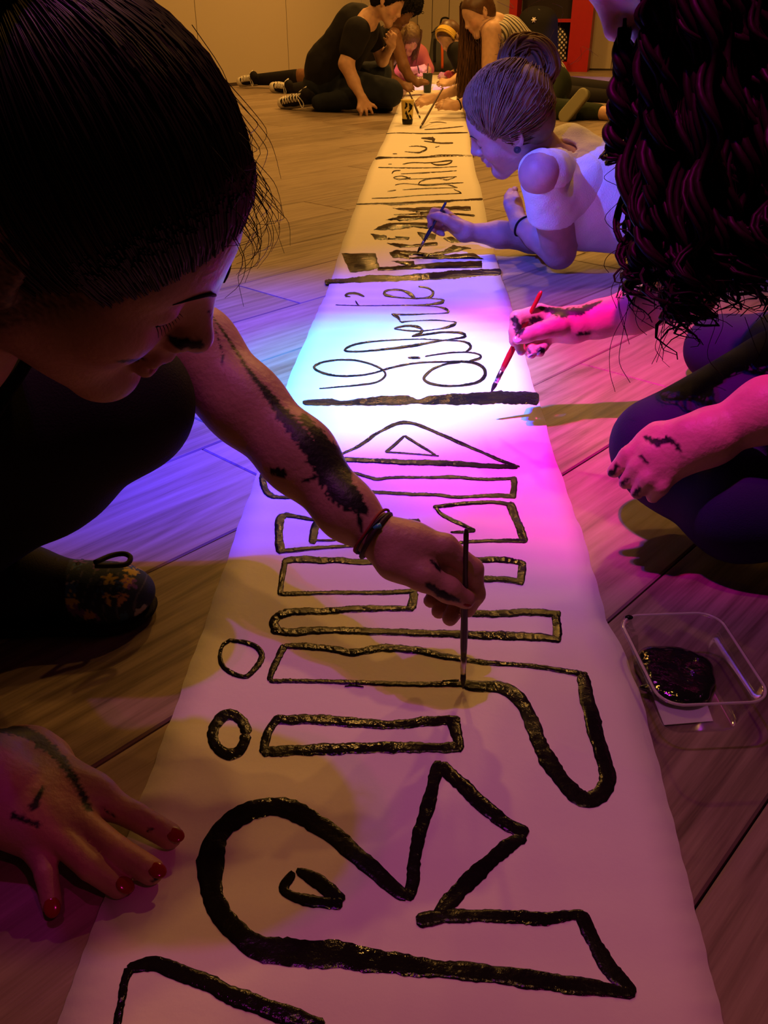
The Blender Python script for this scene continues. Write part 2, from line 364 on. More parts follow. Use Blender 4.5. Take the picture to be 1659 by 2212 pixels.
for r in range(-6, 50):
    off = random.random()*PLL if r != 5 else (1.372 % PLL)
    for k in range(-6, 14):
        uc = off+(k+.5)*PLL; nc = .35+(r+.5)*PLW; c = UX*uc+UN*nc
        if c[1] > 12.9 or c[0] > 4.4 or c[0] < -3.6 or (c[1] > 6.5 and c[0]*.864-(c[1]-5.62)*.503+3.45*.864 < -.35): continue
        q = [proj(np.array([*(UX*(uc+i*PLL/2)+UN*(nc+j*PLW/2)), 0])) for i in (-1, -.5, 0, .5, 1) for j in (-1, 1)]
        if not any(x[2] > .2 and -700 < x[0] < FW+700 and x[1] < FH+900 for x in q): continue
        o = bpy.data.objects.new('plank', pm); COL.objects.link(o); o.parent = fl; o.location = (c[0], c[1], random.uniform(-.0004, 0)); o.rotation_euler.z = math.radians(47.5) + (math.pi if random.random() < .5 else 0)
def wall(name, p0, p1, seams, th=.12, hgt=2.9):
    p0, p1 = np.array(p0), np.array(p1); d = p1-p0; L = np.linalg.norm(d); d /= L; n = np.array([d[1], -d[0]])
    if n@(-p0) < 0: n = -n
    R = np.array([[d[0], n[0], 0], [d[1], n[1], 0], [0, 0, 1]])
    c = (p0+p1)/2-n*(th/2+.012)
    wl = MB().box((c[0], c[1], hgt/2), (L, th, hgt), R).build(name, 'skirting', None, False); tag(wl, kind='structure')
    s = [0]+seams+[L]
    for i in range(len(s)-1):
        m = (s[i]+s[i+1])/2; cc = p0+d*m-n*.006
        MB().box((cc[0], cc[1], hgt/2+.01), (s[i+1]-s[i]-.009, .012, hgt-.02), R).build('panel', 'wall', wl, False)
    return wl, d, n, R
def wall_t(px, p0, p1):                          # distance along a wall seen at pixel column px (row 60)
    r = V(px, 60, 1.0)-np.array([0, 0, CAMH]); p0 = np.array(p0); d = nrm(np.array(p1)-p0)
    A = np.array([[r[0], -d[0]], [r[1], -d[1]]]); return float(np.linalg.solve(A, p0)[1])
WL0, WC, WR1 = (-3.45, 5.62), (.41, 12.26), (4.6, 11.05)
sl = [t for t in (wall_t(x, WL0, WC) for x in (425, 620, 781)) if t > 0]; gaps = np.diff(sl)
s0 = sl[0]; pre = []
while s0-1.25 > .2: s0 -= 1.25; pre = [s0]+pre
wall('wall_left', WL0, WC, pre+sl)
wb, WD, WN, WR = wall('wall_back', WC, WR1, [wall_t(x, WC, WR1) for x in (933, 969, 1060, 1330)])
dl = nrm(np.array(WC)-np.array(WL0)); nl = np.array([dl[1], -dl[0]]); Ll = np.linalg.norm(np.array(WC)-np.array(WL0)); cl = (np.array(WL0)+np.array(WC))/2+nl*.006
tag(MB().box((cl[0], cl[1], .014), (Ll, .010, .028), np.array([[dl[0], nl[0], 0], [dl[1], nl[1], 0], [0, 0, 1]])).build('baseboard_left', 'skirting', None, False), kind='structure')
# red cabinet unit against the back wall
def onwall(px, z, out=0.0):
    t = wall_t(px, WC, WR1); p = np.array(WC)+WD*t+WN*out; return np.array([p[0], p[1], z])
x0, x1 = wall_t(1108, WC, WR1), wall_t(1283, WC, WR1); cw = x1-x0; CBD = .36
cb = np.array([*(np.array(WC)+WD*(x0+x1)/2+WN*(CBD/2+.004)), 0])
cab = thing('open_cabinet', cb, 'tall red open cabinet with dark shelves against the back wall', 'cabinet')
def cbox(name, u, w_, z, hh, m, dep=CBD, dv=0.0):
    c = cb+np.array([*(WD*u+WN*dv), z]); return MB().box(c, (w_, dep, hh), WR).build(name, m, cab, False)
cbox('side_post', -cw/2+.045, .09, 1.05, 2.1, 'redpaint'); cbox('side_post', cw/2-.12, .24, 1.05, 2.1, 'redpaint')
cbox('plinth', 0, cw-.34, .05, .10, 'redpaint'); cbox('back_panel', 0, cw-.2, 1.05, 2.05, 'darkinside', .02, -CBD/2+.01)
for z in (.52, 1.05, 1.6): cbox('shelf', -.05, cw-.33, z, .035, 'redpaint', CBD-.05)
cbox('top_board', 0, cw, 2.12, .05, 'redpaint')
dm = mat('polka_dot_print', (.02, .02, .02), .7); nt = dm.node_tree; N = nt.nodes; L_ = nt.links
tc = N.new('ShaderNodeTexCoord'); mp = N.new('ShaderNodeMapping'); mp.inputs['Scale'].default_value = (26, 26, 26); mp.inputs['Rotation'].default_value = (0, math.radians(45), 0)
vo = N.new('ShaderNodeVectorMath'); vo.operation = 'FRACTION'; sb = N.new('ShaderNodeVectorMath'); sb.operation = 'SUBTRACT'; sb.inputs[1].default_value = (.5, .5, .5)
m0 = N.new('ShaderNodeVectorMath'); m0.operation = 'MULTIPLY'; m0.inputs[1].default_value = (1, 0, 1); ln = N.new('ShaderNodeVectorMath'); ln.operation = 'LENGTH'
lt = N.new('ShaderNodeMath'); lt.operation = 'LESS_THAN'; lt.inputs[1].default_value = .31; cr = N.new('ShaderNodeMix'); cr.data_type = 'RGBA'; cr.inputs[6].default_value = (.015, .015, .02, 1); cr.inputs[7].default_value = (.75, .72, .66, 1)
L_.new(tc.outputs['Object'], mp.inputs[0]); L_.new(mp.outputs[0], vo.inputs[0]); L_.new(vo.outputs[0], sb.inputs[0]); L_.new(sb.outputs[0], m0.inputs[0]); L_.new(m0.outputs[0], ln.inputs[0]); L_.new(ln.outputs['Value'], lt.inputs[0]); L_.new(lt.outputs[0], cr.inputs[0]); L_.new(cr.outputs[2], N['Principled BSDF'].inputs['Base Color'])
u_b = wall_t(1213, WC, WR1)-(x0+x1)/2
pc = cb+np.array([*(WD*u_b+WN*.05), .10])
bagv, bagf = Body().ell(pc+np.array([0, 0, .17]), (.105, .06, .185), WR).cone(pc+np.array([*(WD*-.07), .02]), pc+np.array([*(WD*.07), .02]), .05, .05, .05).plane(pc+np.array([0, 0, .003]), (0, 0, -1)).mesh(.008)
bagv = bagv+np.array([0, 0, .004])
pbag = thing('polka_dot_bag', pc, 'black bag with white polka dots on the lowest shelf of the red cabinet', 'bag')
mesh_obj('bag_body', bagv, bagf, dm, pbag)
MB().tube(spline([pc+np.array([*(WD*-.05), .33]), pc+np.array([0, 0, .382]), pc+np.array([*(WD*.05), .33])], 14), .006, 6).build('handle', 'black', pbag)
# ================================================================ BANNER
LE = [(40, 2420), (85, 2320), (130, 2212), (205, 2000), (240, 1915), (300, 1745), (385, 1520), (398, 1480), (440, 1365), (520, 1130), (560, 1012), (612, 860), (640, 780), (700, 650), (735, 545), (770, 440), (790, 392), (806, 350), (812, 344), (822, 320), (850, 255), (862, 230), (880, 200), (898, 172), (904, 163)]
RE = [(1622, 2420), (1592, 2320), (1560, 2212), (1470, 1850), (1380, 1500), (1340, 1400), (1310, 1345), (1265, 1180), (1200, 1000), (1164, 870), (1140, 800), (1100, 650), (1083, 600), (1065, 540), (1045, 440), (1030, 385), (1012, 290), (1003, 250), (990, 205), (975, 178), (966, 163)]
ly = np.array(LE)[::-1]; ry = np.array(RE)[::-1]
def zpap(p):
    x, y = p[..., 0], p[..., 1]
    amp = .0009+.0012*np.exp(-((y-1.75)/.45)**2)
    return .0042+amp*(np.sin(y*95+3*x+1.2*np.sin(y*13))*(.55+.45*np.sin(y*7+x*4)))+.0006*np.sin(y*11+5*x)
rows = np.concatenate([np.linspace(163, 620, 150), np.linspace(622, 2420, 560)]); NA = 14
bv = []
for y in rows:
    xl, xr = np.interp(y, ly[:, 1], ly[:, 0]), np.interp(y, ry[:, 1], ry[:, 0])
    xl += .6*math.sin(y*.13)+1.2*math.sin(y*.041+2); xr += .6*math.sin(y*.11+1)+1.2*math.sin(y*.05)
    for j in range(NA+1): bv.append(P(xl+(xr-xl)*j/NA, y))
bv = np.array(bv); bv[:, 2] = zpap(bv)
# thickness: bottom copy
nb = len(bv); bot = bv.copy(); bot[:, 2] -= .0006
bf = [(i*(NA+1)+j, (i+1)*(NA+1)+j, (i+1)*(NA+1)+j+1, i*(NA+1)+j+1) for i in range(len(rows)-1) for j in range(NA)]
bf += [(nb+d, nb+c_, nb+b_, nb+a_) for a_, b_, c_, d in list(bf)]
for i in range(len(rows)-1):
    a_ = i*(NA+1); b_ = a_+NA+1; bf += [(a_, nb+a_, nb+b_, b_), (a_+NA, b_+NA, nb+b_+NA, nb+a_+NA)]
ban = thing('paper_banner', (0, 1.5, 0), 'long white paper banner with black hand-painted words unrolled across the floor', 'banner')
mesh_obj('paper_sheet', np.vstack([bv, bot]), bf, 'paper', ban)
def ribbon(mb, pts, w, seed=0, close=False, curve=True):
    pts = np.asarray(pts, float); w = np.broadcast_to(np.asarray(w, float), (len(pts),))
    seg = np.linalg.norm(np.diff(pts, axis=0), axis=1); t = np.concatenate([[0], np.cumsum(seg)]); L = t[-1]
    n = max(6, int(L/max(3.0, .22*w.mean())))
    if curve:
        q = spline(pts, n*4); tq = np.concatenate([[0], np.cumsum(np.linalg.norm(np.diff(q, axis=0), axis=1))])
        u = np.linspace(0, tq[-1], n); c = np.stack([np.interp(u, tq, q[:, k]) for k in (0, 1)], 1); ww = np.interp(u/tq[-1]*L, t, w)
    else:
        u = np.linspace(0, L, n); c = np.stack([np.interp(u, t, pts[:, k]) for k in (0, 1)], 1); ww = np.interp(u, t, w)
    T = np.gradient(c, axis=0); T /= np.linalg.norm(T, axis=1)[:, None]+1e-9; Nn = np.stack([-T[:, 1], T[:, 0]], 1)
    s = np.arange(n)*1.0; j1 = 1+.07*np.sin(s*.55+seed)+.06*np.sin(s*.23+2*seed)+.05*RNG.normal(size=n); j2 = 1+.07*np.sin(s*.47+seed*3)+.06*np.sin(s*.19+seed)+.05*RNG.normal(size=n)
    endt = np.ones(n); endt[0] = endt[-1] = .55
    offs = [-1, -.82, -.4, 0, .4, .82, 1]; hh = [.0002, .0008, .0010, .0009, .0010, .0008, .0002]
    V_ = []
    for k, (o, h_) in enumerate(zip(offs, hh)):
        jit = (j1 if o < 0 else j2) if o else 1
        pp = c+Nn*(ww/2*o*endt*jit)[:, None]
        W3 = np.array([P(x, y) for x, y in pp]); W3[:, 2] = zpap(W3)+h_+(RNG.normal(size=n)*.00022 if 0 < k < 6 else 0)+.0002
        V_.append(W3)
    V_ = np.stack(V_, 1).reshape(-1, 3); m = len(offs)
    mb.add(V_, [(i*m+j, i*m+j+1, (i+1)*m+j+1, (i+1)*m+j) for i in range(n-1) for j in range(m-1)])
def fan(mb, pts, seed=0):                          # a filled blot: outline, inner ring and centre
    pts = np.asarray(pts, float); t = np.arange(len(pts)+1); q = np.vstack([pts, pts[:1]])
    n = 8*len(pts); u = np.linspace(0, len(pts), n, endpoint=False); o = np.stack([np.interp(u, t, q[:, k]) for k in (0, 1)], 1)
    o += RNG.normal(size=o.shape)*.5
    W0 = np.array([P(*p) for p in o]); W0[:, 2] = zpap(W0)+.0003
    c = o.mean(0); ins = o+(c-o)*.0; d = np.linalg.norm(c-o, axis=1)[:, None]; ins = o+(c-o)/d*np.minimum(d*.3, 2.2)
    W1 = np.array([P(*p) for p in ins]); W1[:, 2] = zpap(W1)+.0014+RNG.normal(size=n)*.0002
    b = len(mb.v); mb.v += [tuple(p) for p in W0]+[tuple(p) for p in W1]
    mb.f += [(b+i, b+(i+1) % n, b+n+(i+1) % n, b+n+i) for i in range(n)]; mb.f.append(tuple(b+n+i for i in range(n)))
def X(k, ox, oy):
    return lambda *p: [(ox+x/k, oy+y/k) for x, y in p]
s5, s4, s3, s2, s1 = X(1.36, 200, 1620), X(1.659, 400, 1280), X(2.2419, 500, 900), X(2.37, 540, 580), X(2.37, 400, 180)
K5, K4, K3, K2, K1 = 1.36, 1.659, 2.2419, 2.37, 2.37
def letter(name, *strokes):
    mb = MB()
    for i, s in enumerate(strokes):
        if s[0] == 'f': fan(mb, s[1])
        else: ribbon(mb, s[0], np.asarray(s[1], float), i*1.7+len(s[0]), curve=(len(s) < 3))
    return mb.build(name, 'paint', ban)
LT = 'painted_letter'
letter(LT, (s5((1592, 728), (1400, 700), (1200, 672), (1000, 652), (850, 628), (700, 612), (560, 603), (480, 582), (420, 540), (372, 480), (345, 400), (352, 320), (375, 255), (430, 205), (510, 177), (590, 187), (680, 240), (770, 312), (850, 385), (925, 445)), np.array([30, 62, 56, 56, 72, 88, 80, 74, 70, 66, 72, 72, 62, 58, 60, 58, 56, 54, 52, 40])/K5),
       (s5((925, 452), (938, 400), (955, 280), (985, 170), (1012, 70), (1026, 48)), np.array([36, 40, 40, 40, 38, 30])/K5), (s5((1022, 52), (1085, 115), (1150, 178), (1210, 222), (1278, 258)), np.array([36, 44, 44, 40, 36])/K5),
       (s5((1272, 268), (1220, 292), (1120, 382), (1050, 450), (1010, 505)), np.array([30, 46, 50, 50, 40])/K5), (s5((950, 512), (1000, 506), (1050, 497), (1200, 500), (1330, 505), (1440, 490)), np.array([38, 44, 42, 40, 40, 30])/K5), (s5((1430, 488), (1480, 590), (1530, 665), (1590, 728)), np.array([38, 42, 56, 30])/K5))
letter(LT, (s5((600, 362), (650, 388), (700, 425), (735, 458)), np.array([24, 44, 52, 40])/K5), (s5((735, 462), (650, 456), (590, 440), (563, 415), (590, 368)), np.array([34, 38, 34, 30, 26])/K5))
letter(LT, (s5((72, 830), (86, 760), (98, 690), (112, 655)), np.array([26, 24, 24, 30])/K5), (s5((105, 652), (180, 640), (260, 668), (350, 702), (450, 748), (560, 788), (680, 825)), np.array([30, 52, 54, 54, 56, 56, 56])/K5))
letter(LT, (s4((302, 330), (315, 290), (355, 203)), np.array([22, 24, 26])/K4), (s4((355, 205), (430, 206), (530, 216), (600, 228), (720, 212), (850, 224), (920, 240), (1080, 264), (1250, 277), (1440, 308)), np.array([18, 24, 24, 26, 28, 26, 22, 17, 16, 22])/K4),
       (s4((1420, 302), (1440, 400), (1465, 500), (1492, 600), (1512, 680), (1480, 740), (1432, 758), (1385, 728), (1325, 655), (1272, 560), (1235, 470), (1190, 390), (1120, 352), (1030, 348), (985, 338)), np.array([44, 50, 56, 58, 60, 60, 58, 58, 62, 58, 52, 52, 44, 38, 28])/K4), (s4((1000, 342), (800, 342), (600, 335), (450, 331), (302, 330)), np.array([20, 17, 16, 15, 16])/K4))
letter(LT, (s4((280, 590), (300, 510), (335, 458)), np.array([36, 30, 30])/K4), (s4((325, 468), (450, 468), (600, 477), (730, 488), (850, 476), (985, 470)), np.array([34, 38, 36, 32, 36, 32])/K4), (s4((955, 465), (972, 520), (985, 580)), np.array([44, 40, 34])/K4), (s4((995, 565), (900, 570), (700, 568), (500, 575), (275, 582)), np.array([40, 36, 40, 40, 36])/K4))
def ring(k, ox, oy, cx, cy, rx, ry, w, jag=0):
    a = np.linspace(0, 2*math.pi, 15); return [(ox+(cx+rx*math.cos(t)*(1+jag*math.sin(3*t)))/k, oy+(cy+ry*math.sin(t))/k) for t in a]
letter(LT, (ring(K4, 400, 1280, 160, 520, 60, 70, 0), np.array([40]*15)/K4))
letter(LT, (s4((165, 184), (240, 200), (276, 233), (262, 272), (215, 314), (150, 290), (127, 250), (135, 205), (165, 182)), np.array([14, 18, 22, 22, 16, 18, 16, 13, 13])/K4))
letter(LT, (s4((820, 70), (650, 70), (500, 79), (390, 82), (335, 95), (318, 125), (340, 152)), np.array([18, 24, 24, 26, 30, 34, 24])/K4), (s4((308, 146), (370, 155), (500, 148), (700, 153), (850, 158), (980, 162), (1150, 168), (1250, 170), (1345, 182)), np.array([26, 30, 26, 26, 26, 30, 34, 32, 24])/K4), (s4((1330, 188), (1332, 140), (1325, 82)), np.array([30, 32, 28])/K4), (s4((1345, 90), (1250, 82), (1100, 88), (1000, 86)), np.array([24, 26, 26, 22])/K4))
letter(LT, (s3((868, 950), (885, 860)), np.array([46, 42])/K3), (s3((235, 876), (500, 868), (700, 868), (900, 858)), np.array([22, 20, 22, 26])/K3), (s3((236, 882), (245, 800), (262, 708)), np.array([26, 28, 32])/K3), (s3((250, 715), (330, 704), (440, 710), (530, 708), (600, 716), (760, 716)), np.array([34, 34, 34, 30, 28, 32])/K3), (s3((1130, 706), (1300, 704), (1390, 716), (1425, 730)), np.array([26, 28, 30, 24])/K3), (s3((1408, 715), (1405, 760), (1398, 828)), np.array([40, 42, 38])/K3), (s3((1415, 815), (1300, 802), (1180, 800)), np.array([26, 30, 28])/K3))
letter(LT, (s3((262, 485), (236, 510), (230, 580), (240, 675)), np.array([36, 44, 44, 42])/K3), (s3((225, 668), (400, 652), (660, 636)), np.array([24, 18, 14])/K3), (s3((255, 484), (340, 500), (440, 520)), np.array([24, 22, 20])/K3), (s3((422, 512), (402, 570), (390, 630)), np.array([40, 42, 40])/K3), (s3((400, 612), (480, 612), (540, 602), (630, 600)), np.array([12, 11, 11, 9])/K3),
       (s3((780, 519), (900, 514)), np.array([15, 17])/K3), (s3((902, 508), (903, 560)), np.array([24, 22])/K3), (s3((1100, 622), (1250, 612), (1430, 612)), np.array([18, 18, 24])/K3), (s3((1422, 622), (1390, 540), (1345, 432)), np.array([38, 42, 38])/K3), (s3((1365, 448), (1270, 430), (1150, 435), (1050, 444), (975, 453)), np.array([22, 20, 19, 18, 16])/K3), (s3((985, 450), (1020, 485), (1090, 525), (1180, 567)), np.array([14, 20, 24, 14])/K3), (s3((1180, 567), (1120, 571), (1060, 572)), np.array([12, 12, 8])/K3))
letter(LT, (s3((620, 288), (400, 268), (185, 264), (155, 290), (155, 340), (185, 388), (240, 403), (370, 400), (520, 386), (690, 375)), np.array([16, 16, 20, 32, 36, 30, 20, 18, 17, 17])/K3), (s3((600, 286), (700, 318), (780, 310), (950, 310), (1080, 308), (1220, 320), (1380, 314)), np.array([18, 17, 15, 16, 22, 16, 18])/K3), (s3((1365, 305), (1368, 350), (1360, 405)), np.array([30, 30, 34])/K3), (s3((1378, 398), (1250, 394), (1090, 402), (1000, 390), (850, 385), (670, 374)), np.array([28, 20, 18, 18, 18, 17])/K3))
letter(LT, (s3((520, 205), (640, 140), (700, 100), (770, 58), (840, 42), (920, 58), (1000, 95), (1080, 130), (1200, 180), (1300, 228), (1395, 257)), np.array([12, 15, 16, 16, 14, 16, 16, 17, 15, 17, 10])/K3), (s3((838, 110), (800, 140), (745, 188)), np.array([12, 15, 16])/K3), (s3((745, 186), (860, 195), (1005, 208)), np.array([10, 10, 8])/K3), (s3((990, 205), (930, 162), (838, 110)), np.array([12, 14, 12])/K3), (s3((540, 222), (760, 232), (900, 237), (1050, 240), (1200, 250), (1385, 258)), np.array([20, 22, 25, 25, 23, 20])/K3))
BR = 'painted_bar'
letter(BR, (s2((270, 700), (395, 697), (470, 702), (580, 695), (700, 690), (800, 685), (860, 692), (920, 688), (1050, 680), (1200, 675), (1350, 672), (1478, 675)), np.array([30, 40, 26, 46, 50, 52, 26, 46, 58, 64, 68, 66])/K2))
letter(BR, (s2((383, 75), (480, 72), (600, 62), (750, 60), (770, 58), (900, 50), (1050, 40), (1180, 32), (1286, 28)), np.array([30, 26, 34, 32, 22, 38, 40, 36, 32])/K2))
letter(LT, (s2((355, 626), (450, 617), (560, 607), (650, 592), (692, 560), (680, 530), (620, 500), (540, 480), (450, 478), (370, 490), (328, 515), (360, 540), (430, 557), (520, 560), (620, 548), (700, 525), (780, 505), (870, 492), (980, 488), (1100, 486)), np.array([5, 6, 8, 9, 12, 11, 10, 9, 8, 10, 13, 12, 12, 9, 8, 10, 11, 9, 8, 9])/K2))
letter(LT, (s2((1080, 490), (1000, 500), (930, 530), (890, 570), (920, 598), (1000, 611), (1100, 607), (1170, 590), (1203, 550), (1185, 510), (1130, 490), (1070, 486)), np.array([8, 10, 14, 17, 14, 11, 12, 16, 20, 18, 13, 10])/K2))
letter(LT, (s2((1120, 486), (1180, 470), (1165, 450), (1110, 440), (1020, 443), (895, 463)), np.array([9, 12, 11, 9, 10, 6])/K2), (s2((808, 468), (835, 468), (872, 470)), np.array([7, 14, 9])/K2))
letter(LT, (s2((1100, 440), (1130, 412), (1090, 388), (1000, 380), (880, 372), (740, 378), (600, 390), (520, 405), (485, 430), (560, 435), (700, 422), (850, 405), (950, 388), (1040, 370), (1102, 358), (1080, 345), (1000, 341), (900, 350), (828, 358)), np.array([8, 14, 11, 9, 7, 8, 8, 10, 11, 9, 12, 12, 11, 9, 13, 11, 8, 8, 6])/K2))
letter(LT, (s2((828, 358), (880, 340), (868, 312), (800, 304), (738, 317), (790, 330), (880, 335), (960, 320), (1050, 298), (1035, 284), (960, 272), (860, 277), (772, 290)), np.array([7, 12, 12, 8, 9, 9, 8, 9, 12, 10, 8, 8, 9])/K2))
letter(LT, (s2((772, 290), (760, 262), (728, 248), (800, 250), (900, 245), (1014, 232), (980, 212), (900, 200), (830, 196)), np.array([9, 14, 9, 8, 9, 12, 10, 8, 8])/K2))
letter(LT, (s2((850, 194), (700, 197), (560, 200), (438, 195)), np.array([8, 9, 9, 7])/K2), (s2((540, 177), (563, 204)), np.array([7, 10])/K2))
letter(LT, (s2((840, 195), (930, 190), (988, 180), (975, 167), (900, 160), (835, 163), (760, 155), (688, 140), (710, 120), (770, 118), (825, 142), (850, 164)), np.array([9, 9, 14, 12, 10, 11, 10, 12, 14, 13, 18, 12])/K2), (s2((840, 162), (920, 152), (937, 130), (910, 107), (862, 100)), np.array([8, 12, 14, 10, 6])/K2))
letter(LT, (s2((515, 151), (487, 147), (505, 137), (550, 137), (586, 150)), np.array([7, 11, 9, 10, 8])/K2))
letter(LT, ('f', s1((800, 880), (975, 880), (995, 953), (960, 966), (845, 977))), ('f', s1((985, 952), (1100, 945), (1300, 926), (1518, 918), (1520, 955), (1300, 958), (1100, 965), (985, 968))), ('f', s1((1053, 918), (1170, 920), (1178, 945), (1125, 942))))
letter(LT, ('f', s1((1043, 875), (1080, 860), (1170, 865), (1262, 884), (1240, 895), (1170, 888), (1140, 890), (1150, 910), (1060, 900))), ('f', s1((1230, 888), (1320, 865), (1370, 835), (1440, 845), (1465, 852), (1370, 872), (1300, 892))), ('f', s1((1150, 900), (1300, 888), (1480, 878), (1528, 908), (1400, 908), (1260, 908), (1150, 908))))
letter(LT, ('f', s1((1030, 825), (1090, 827), (1150, 836), (1290, 822), (1295, 834), (1180, 846), (1090, 848))), ('f', s1((1318, 800), (1360, 793), (1445, 822), (1360, 824))), ('f', s1((1185, 770), (1288, 778), (1280, 808), (1215, 806))), ('f', s1((948, 775), (1030, 786), (1034, 806), (970, 806))), ('f', s1((1034, 800), (1085, 803), (1072, 790), (1112, 797), (1152, 797), (1140, 808), (1036, 807))))
letter(LT, ('f', s1((963, 758), (1000, 735), (1060, 722), (1245, 722), (1245, 752), (1170, 745), (1060, 758))), ('f', s1((1025, 709), (1090, 688), (1200, 684), (1245, 690), (1250, 700), (1140, 713))), (s1((1068, 680), (1160, 677), (1300, 673)), np.array([5, 8, 8])/K1), ('f', s1((1060, 645), (1190, 643), (1190, 666), (1110, 658))), ('f', s1((1180, 643), (1300, 637), (1462, 636), (1462, 657), (1330, 660), (1180, 668))), (s1((1370, 674), (1483, 684)), np.array([9, 14])/K1), ('f', s1((1190, 650), (1290, 650), (1260, 690), (1210, 688))))
letter(BR, (s1((876, 625), (1000, 622), (1080, 624), (1180, 616), (1300, 612), (1400, 606), (1523, 600)), np.array([5, 9, 18, 14, 16, 8, 13])/K1))
letter(LT, (s1((955, 595), (1060, 592), (1180, 582), (1300, 576), (1415, 570)), np.array([4, 5, 4, 5, 7])/K1), (s1((1415, 570), (1395, 558), (1375, 549)), np.array([6, 6, 4])/K1), (s1((1035, 561), (1080, 554)), np.array([5, 7])/K1))
letter(LT, (s1((1112, 552), (1250, 545), (1395, 540)), np.array([4, 5, 4])/K1), (s1((1395, 540), (1335, 525), (1240, 530), (1190, 527)), np.array([6, 5, 4, 4])/K1), (s1((1075, 528), (1120, 519), (1200, 525), (1330, 518), (1425, 515)), np.array([5, 6, 5, 5, 4])/K1), (s1((1190, 525), (1215, 503), (1290, 492), (1340, 500), (1380, 487)), np.array([5, 7, 6, 5, 4])/K1))
letter(LT, (s1((1148, 492), (1110, 480), (1068, 487), (1095, 497), (1155, 488)), np.array([6, 6, 6, 6, 5])/K1), (s1((1090, 500), (1200, 494), (1300, 489), (1390, 484)), np.array([4, 5, 5, 4])/K1), (s1((1058, 468), (1070, 455), (1104, 452)), np.array([6, 6, 4])/K1), (s1((1104, 468), (1220, 465), (1390, 454)), np.array([4, 6, 4])/K1))
letter(LT, (s1((988, 437), (1150, 440), (1290, 438), (1392, 432)), np.array([4, 6, 5, 4])/K1), (s1((1112, 420), (1160, 412), (1250, 412), (1360, 400), (1345, 418), (1290, 423), (1255, 412)), np.array([5, 7, 5, 8, 8, 9, 5])/K1), (s1((1040, 420), (1058, 419)), np.array([4, 4])/K1))
letter(BR, (s1((973, 392), (1000, 386), (1060, 385), (1180, 385), (1260, 380), (1330, 376), (1480, 378)), np.array([10, 14, 6, 7, 12, 12, 5])/K1))
letter(LT, (s1((1123, 355), (1190, 360), (1225, 350), (1235, 335), (1195, 327), (1145, 328)), np.array([5, 9, 10, 9, 7, 5])/K1), (s1((1062, 366), (1085, 366)), np.array([4, 5])/K1))
letter(LT, (s1((1208, 286), (1255, 288), (1280, 292)), np.array([6, 16, 10])/K1), (s1((1222, 300), (1300, 310), (1372, 310)), np.array([5, 8, 7])/K1), (s1((1265, 280), (1272, 305)), np.array([14, 14])/K1), (s1((1280, 333), (1302, 326)), np.array([5, 4])/K1))
letter(BR, (s1((1028, 263), (1100, 258), (1200, 261), (1350, 258), (1447, 256)), np.array([3, 5, 6, 7, 3])/K1))
letter(LT, (s1((1225, 241), (1330, 234), (1425, 224)), np.array([3, 5, 4])/K1), (s1((1250, 205), (1300, 202), (1338, 206)), np.array([3, 5, 3])/K1))
letter(BR, (s1((1140, 66), (1230, 62), (1360, 66)), np.array([4, 6, 4])/K1))
# loose smears beside the painted strokes
letter(LT, (s4((572, 350), (600, 347), (640, 352)), np.array([3, 7, 3])/K4), (s4((920, 332), (980, 328)), np.array([5, 8])/K4))
# ================================================================ PEOPLE: shared anatomy
def frame(fwd, up):
    f = nrm(fwd); u = np.asarray(up, float); u = nrm(u-f*(u@f)); return np.stack([f, np.cross(u, f), u], 1)
def head(b, R, t, s=1.0, ears=True, fine=True):
    T = lambda x, y, z: np.asarray(t)+R@(np.array([x, y, z])*s)
    b.ell(T(-.012, 0, .034), np.array([.094, .075, .086])*s, R, .01); b.ell(T(.028, 0, -.030), np.array([.060, .058, .074])*s, R, .03*s)
    b.ell(T(.045, 0, .035), np.array([.046, .058, .050])*s, R, .03*s)
    for y in (-1, 1):
        b.cone(T(-.002, y*.050, -.05), T(.066, y*.012, -.097), .020*s, .017*s, .03*s)
        b.cone(T(.074, y*.014, .026), T(.060, y*.044, .024), .013*s, .010*s, .016*s)
        b.sph(T(.056, y*.040, -.026), .024*s, .03*s)
    b.sph(T(.076, 0, -.096), .0165*s, .022*s)
    if fine:
        for y in (-1, 1): b.sph(T(.097, y*.034, .006), .013*s, .018*s, 's')
        for y in (-1, 1): b.ell(T(.0735, y*.032, .007), np.array([.0135, .015, .0115])*s, R, .006*s)
    b.cone(T(.087, 0, .018), T(.106, 0, -.020), .0085*s, .0105*s, .014*s); b.sph(T(.107, 0, -.0225), .0100*s, .008*s)
    for y in (-1, 1): b.sph(T(.098, y*.0125, -.027), .0075*s, .007*s)
    b.cone(T(.088, 0, -.036), T(.094, 0, -.046), .012*s, .009*s, .012*s)
    b.cone(T(.093, -.013, -.0525), T(.093, .013, -.0525), .0065*s, .0065*s, .007*s); b.sph(T(.0975, 0, -.052), .0060*s, .007*s)
    b.cone(T(.092, -.010, -.064), T(.092, .010, -.064), .0078*s, .0078*s, .008*s)
    b.ell(T(.107, 0, -.0582), np.array([.016, .024, .0022])*s, R, .004*s, 's')
    if fine:
        for y in (-1, 1): b.sph(T(.1045, y*.0065, -.0335), .0032*s, .004*s, 's')
    if ears:
        for y in (-1, 1):
            RE_ = R@np.array(Matrix.Rotation(y*-.35, 3, 'Z'))@np.array(Matrix.Rotation(-.15, 3, 'Y'))
            b.ell(T(-.012, y*.081, .0), np.array([.018, .0075, .031])*s, RE_, .006*s); b.ell(T(-.002, y*.077, -.026), np.array([.009, .006, .011])*s, RE_, .006*s)
            if fine: b.ell(T(-.010, y*.0885, .003), np.array([.011, .006, .020])*s, RE_, .005*s, 's')
    return T
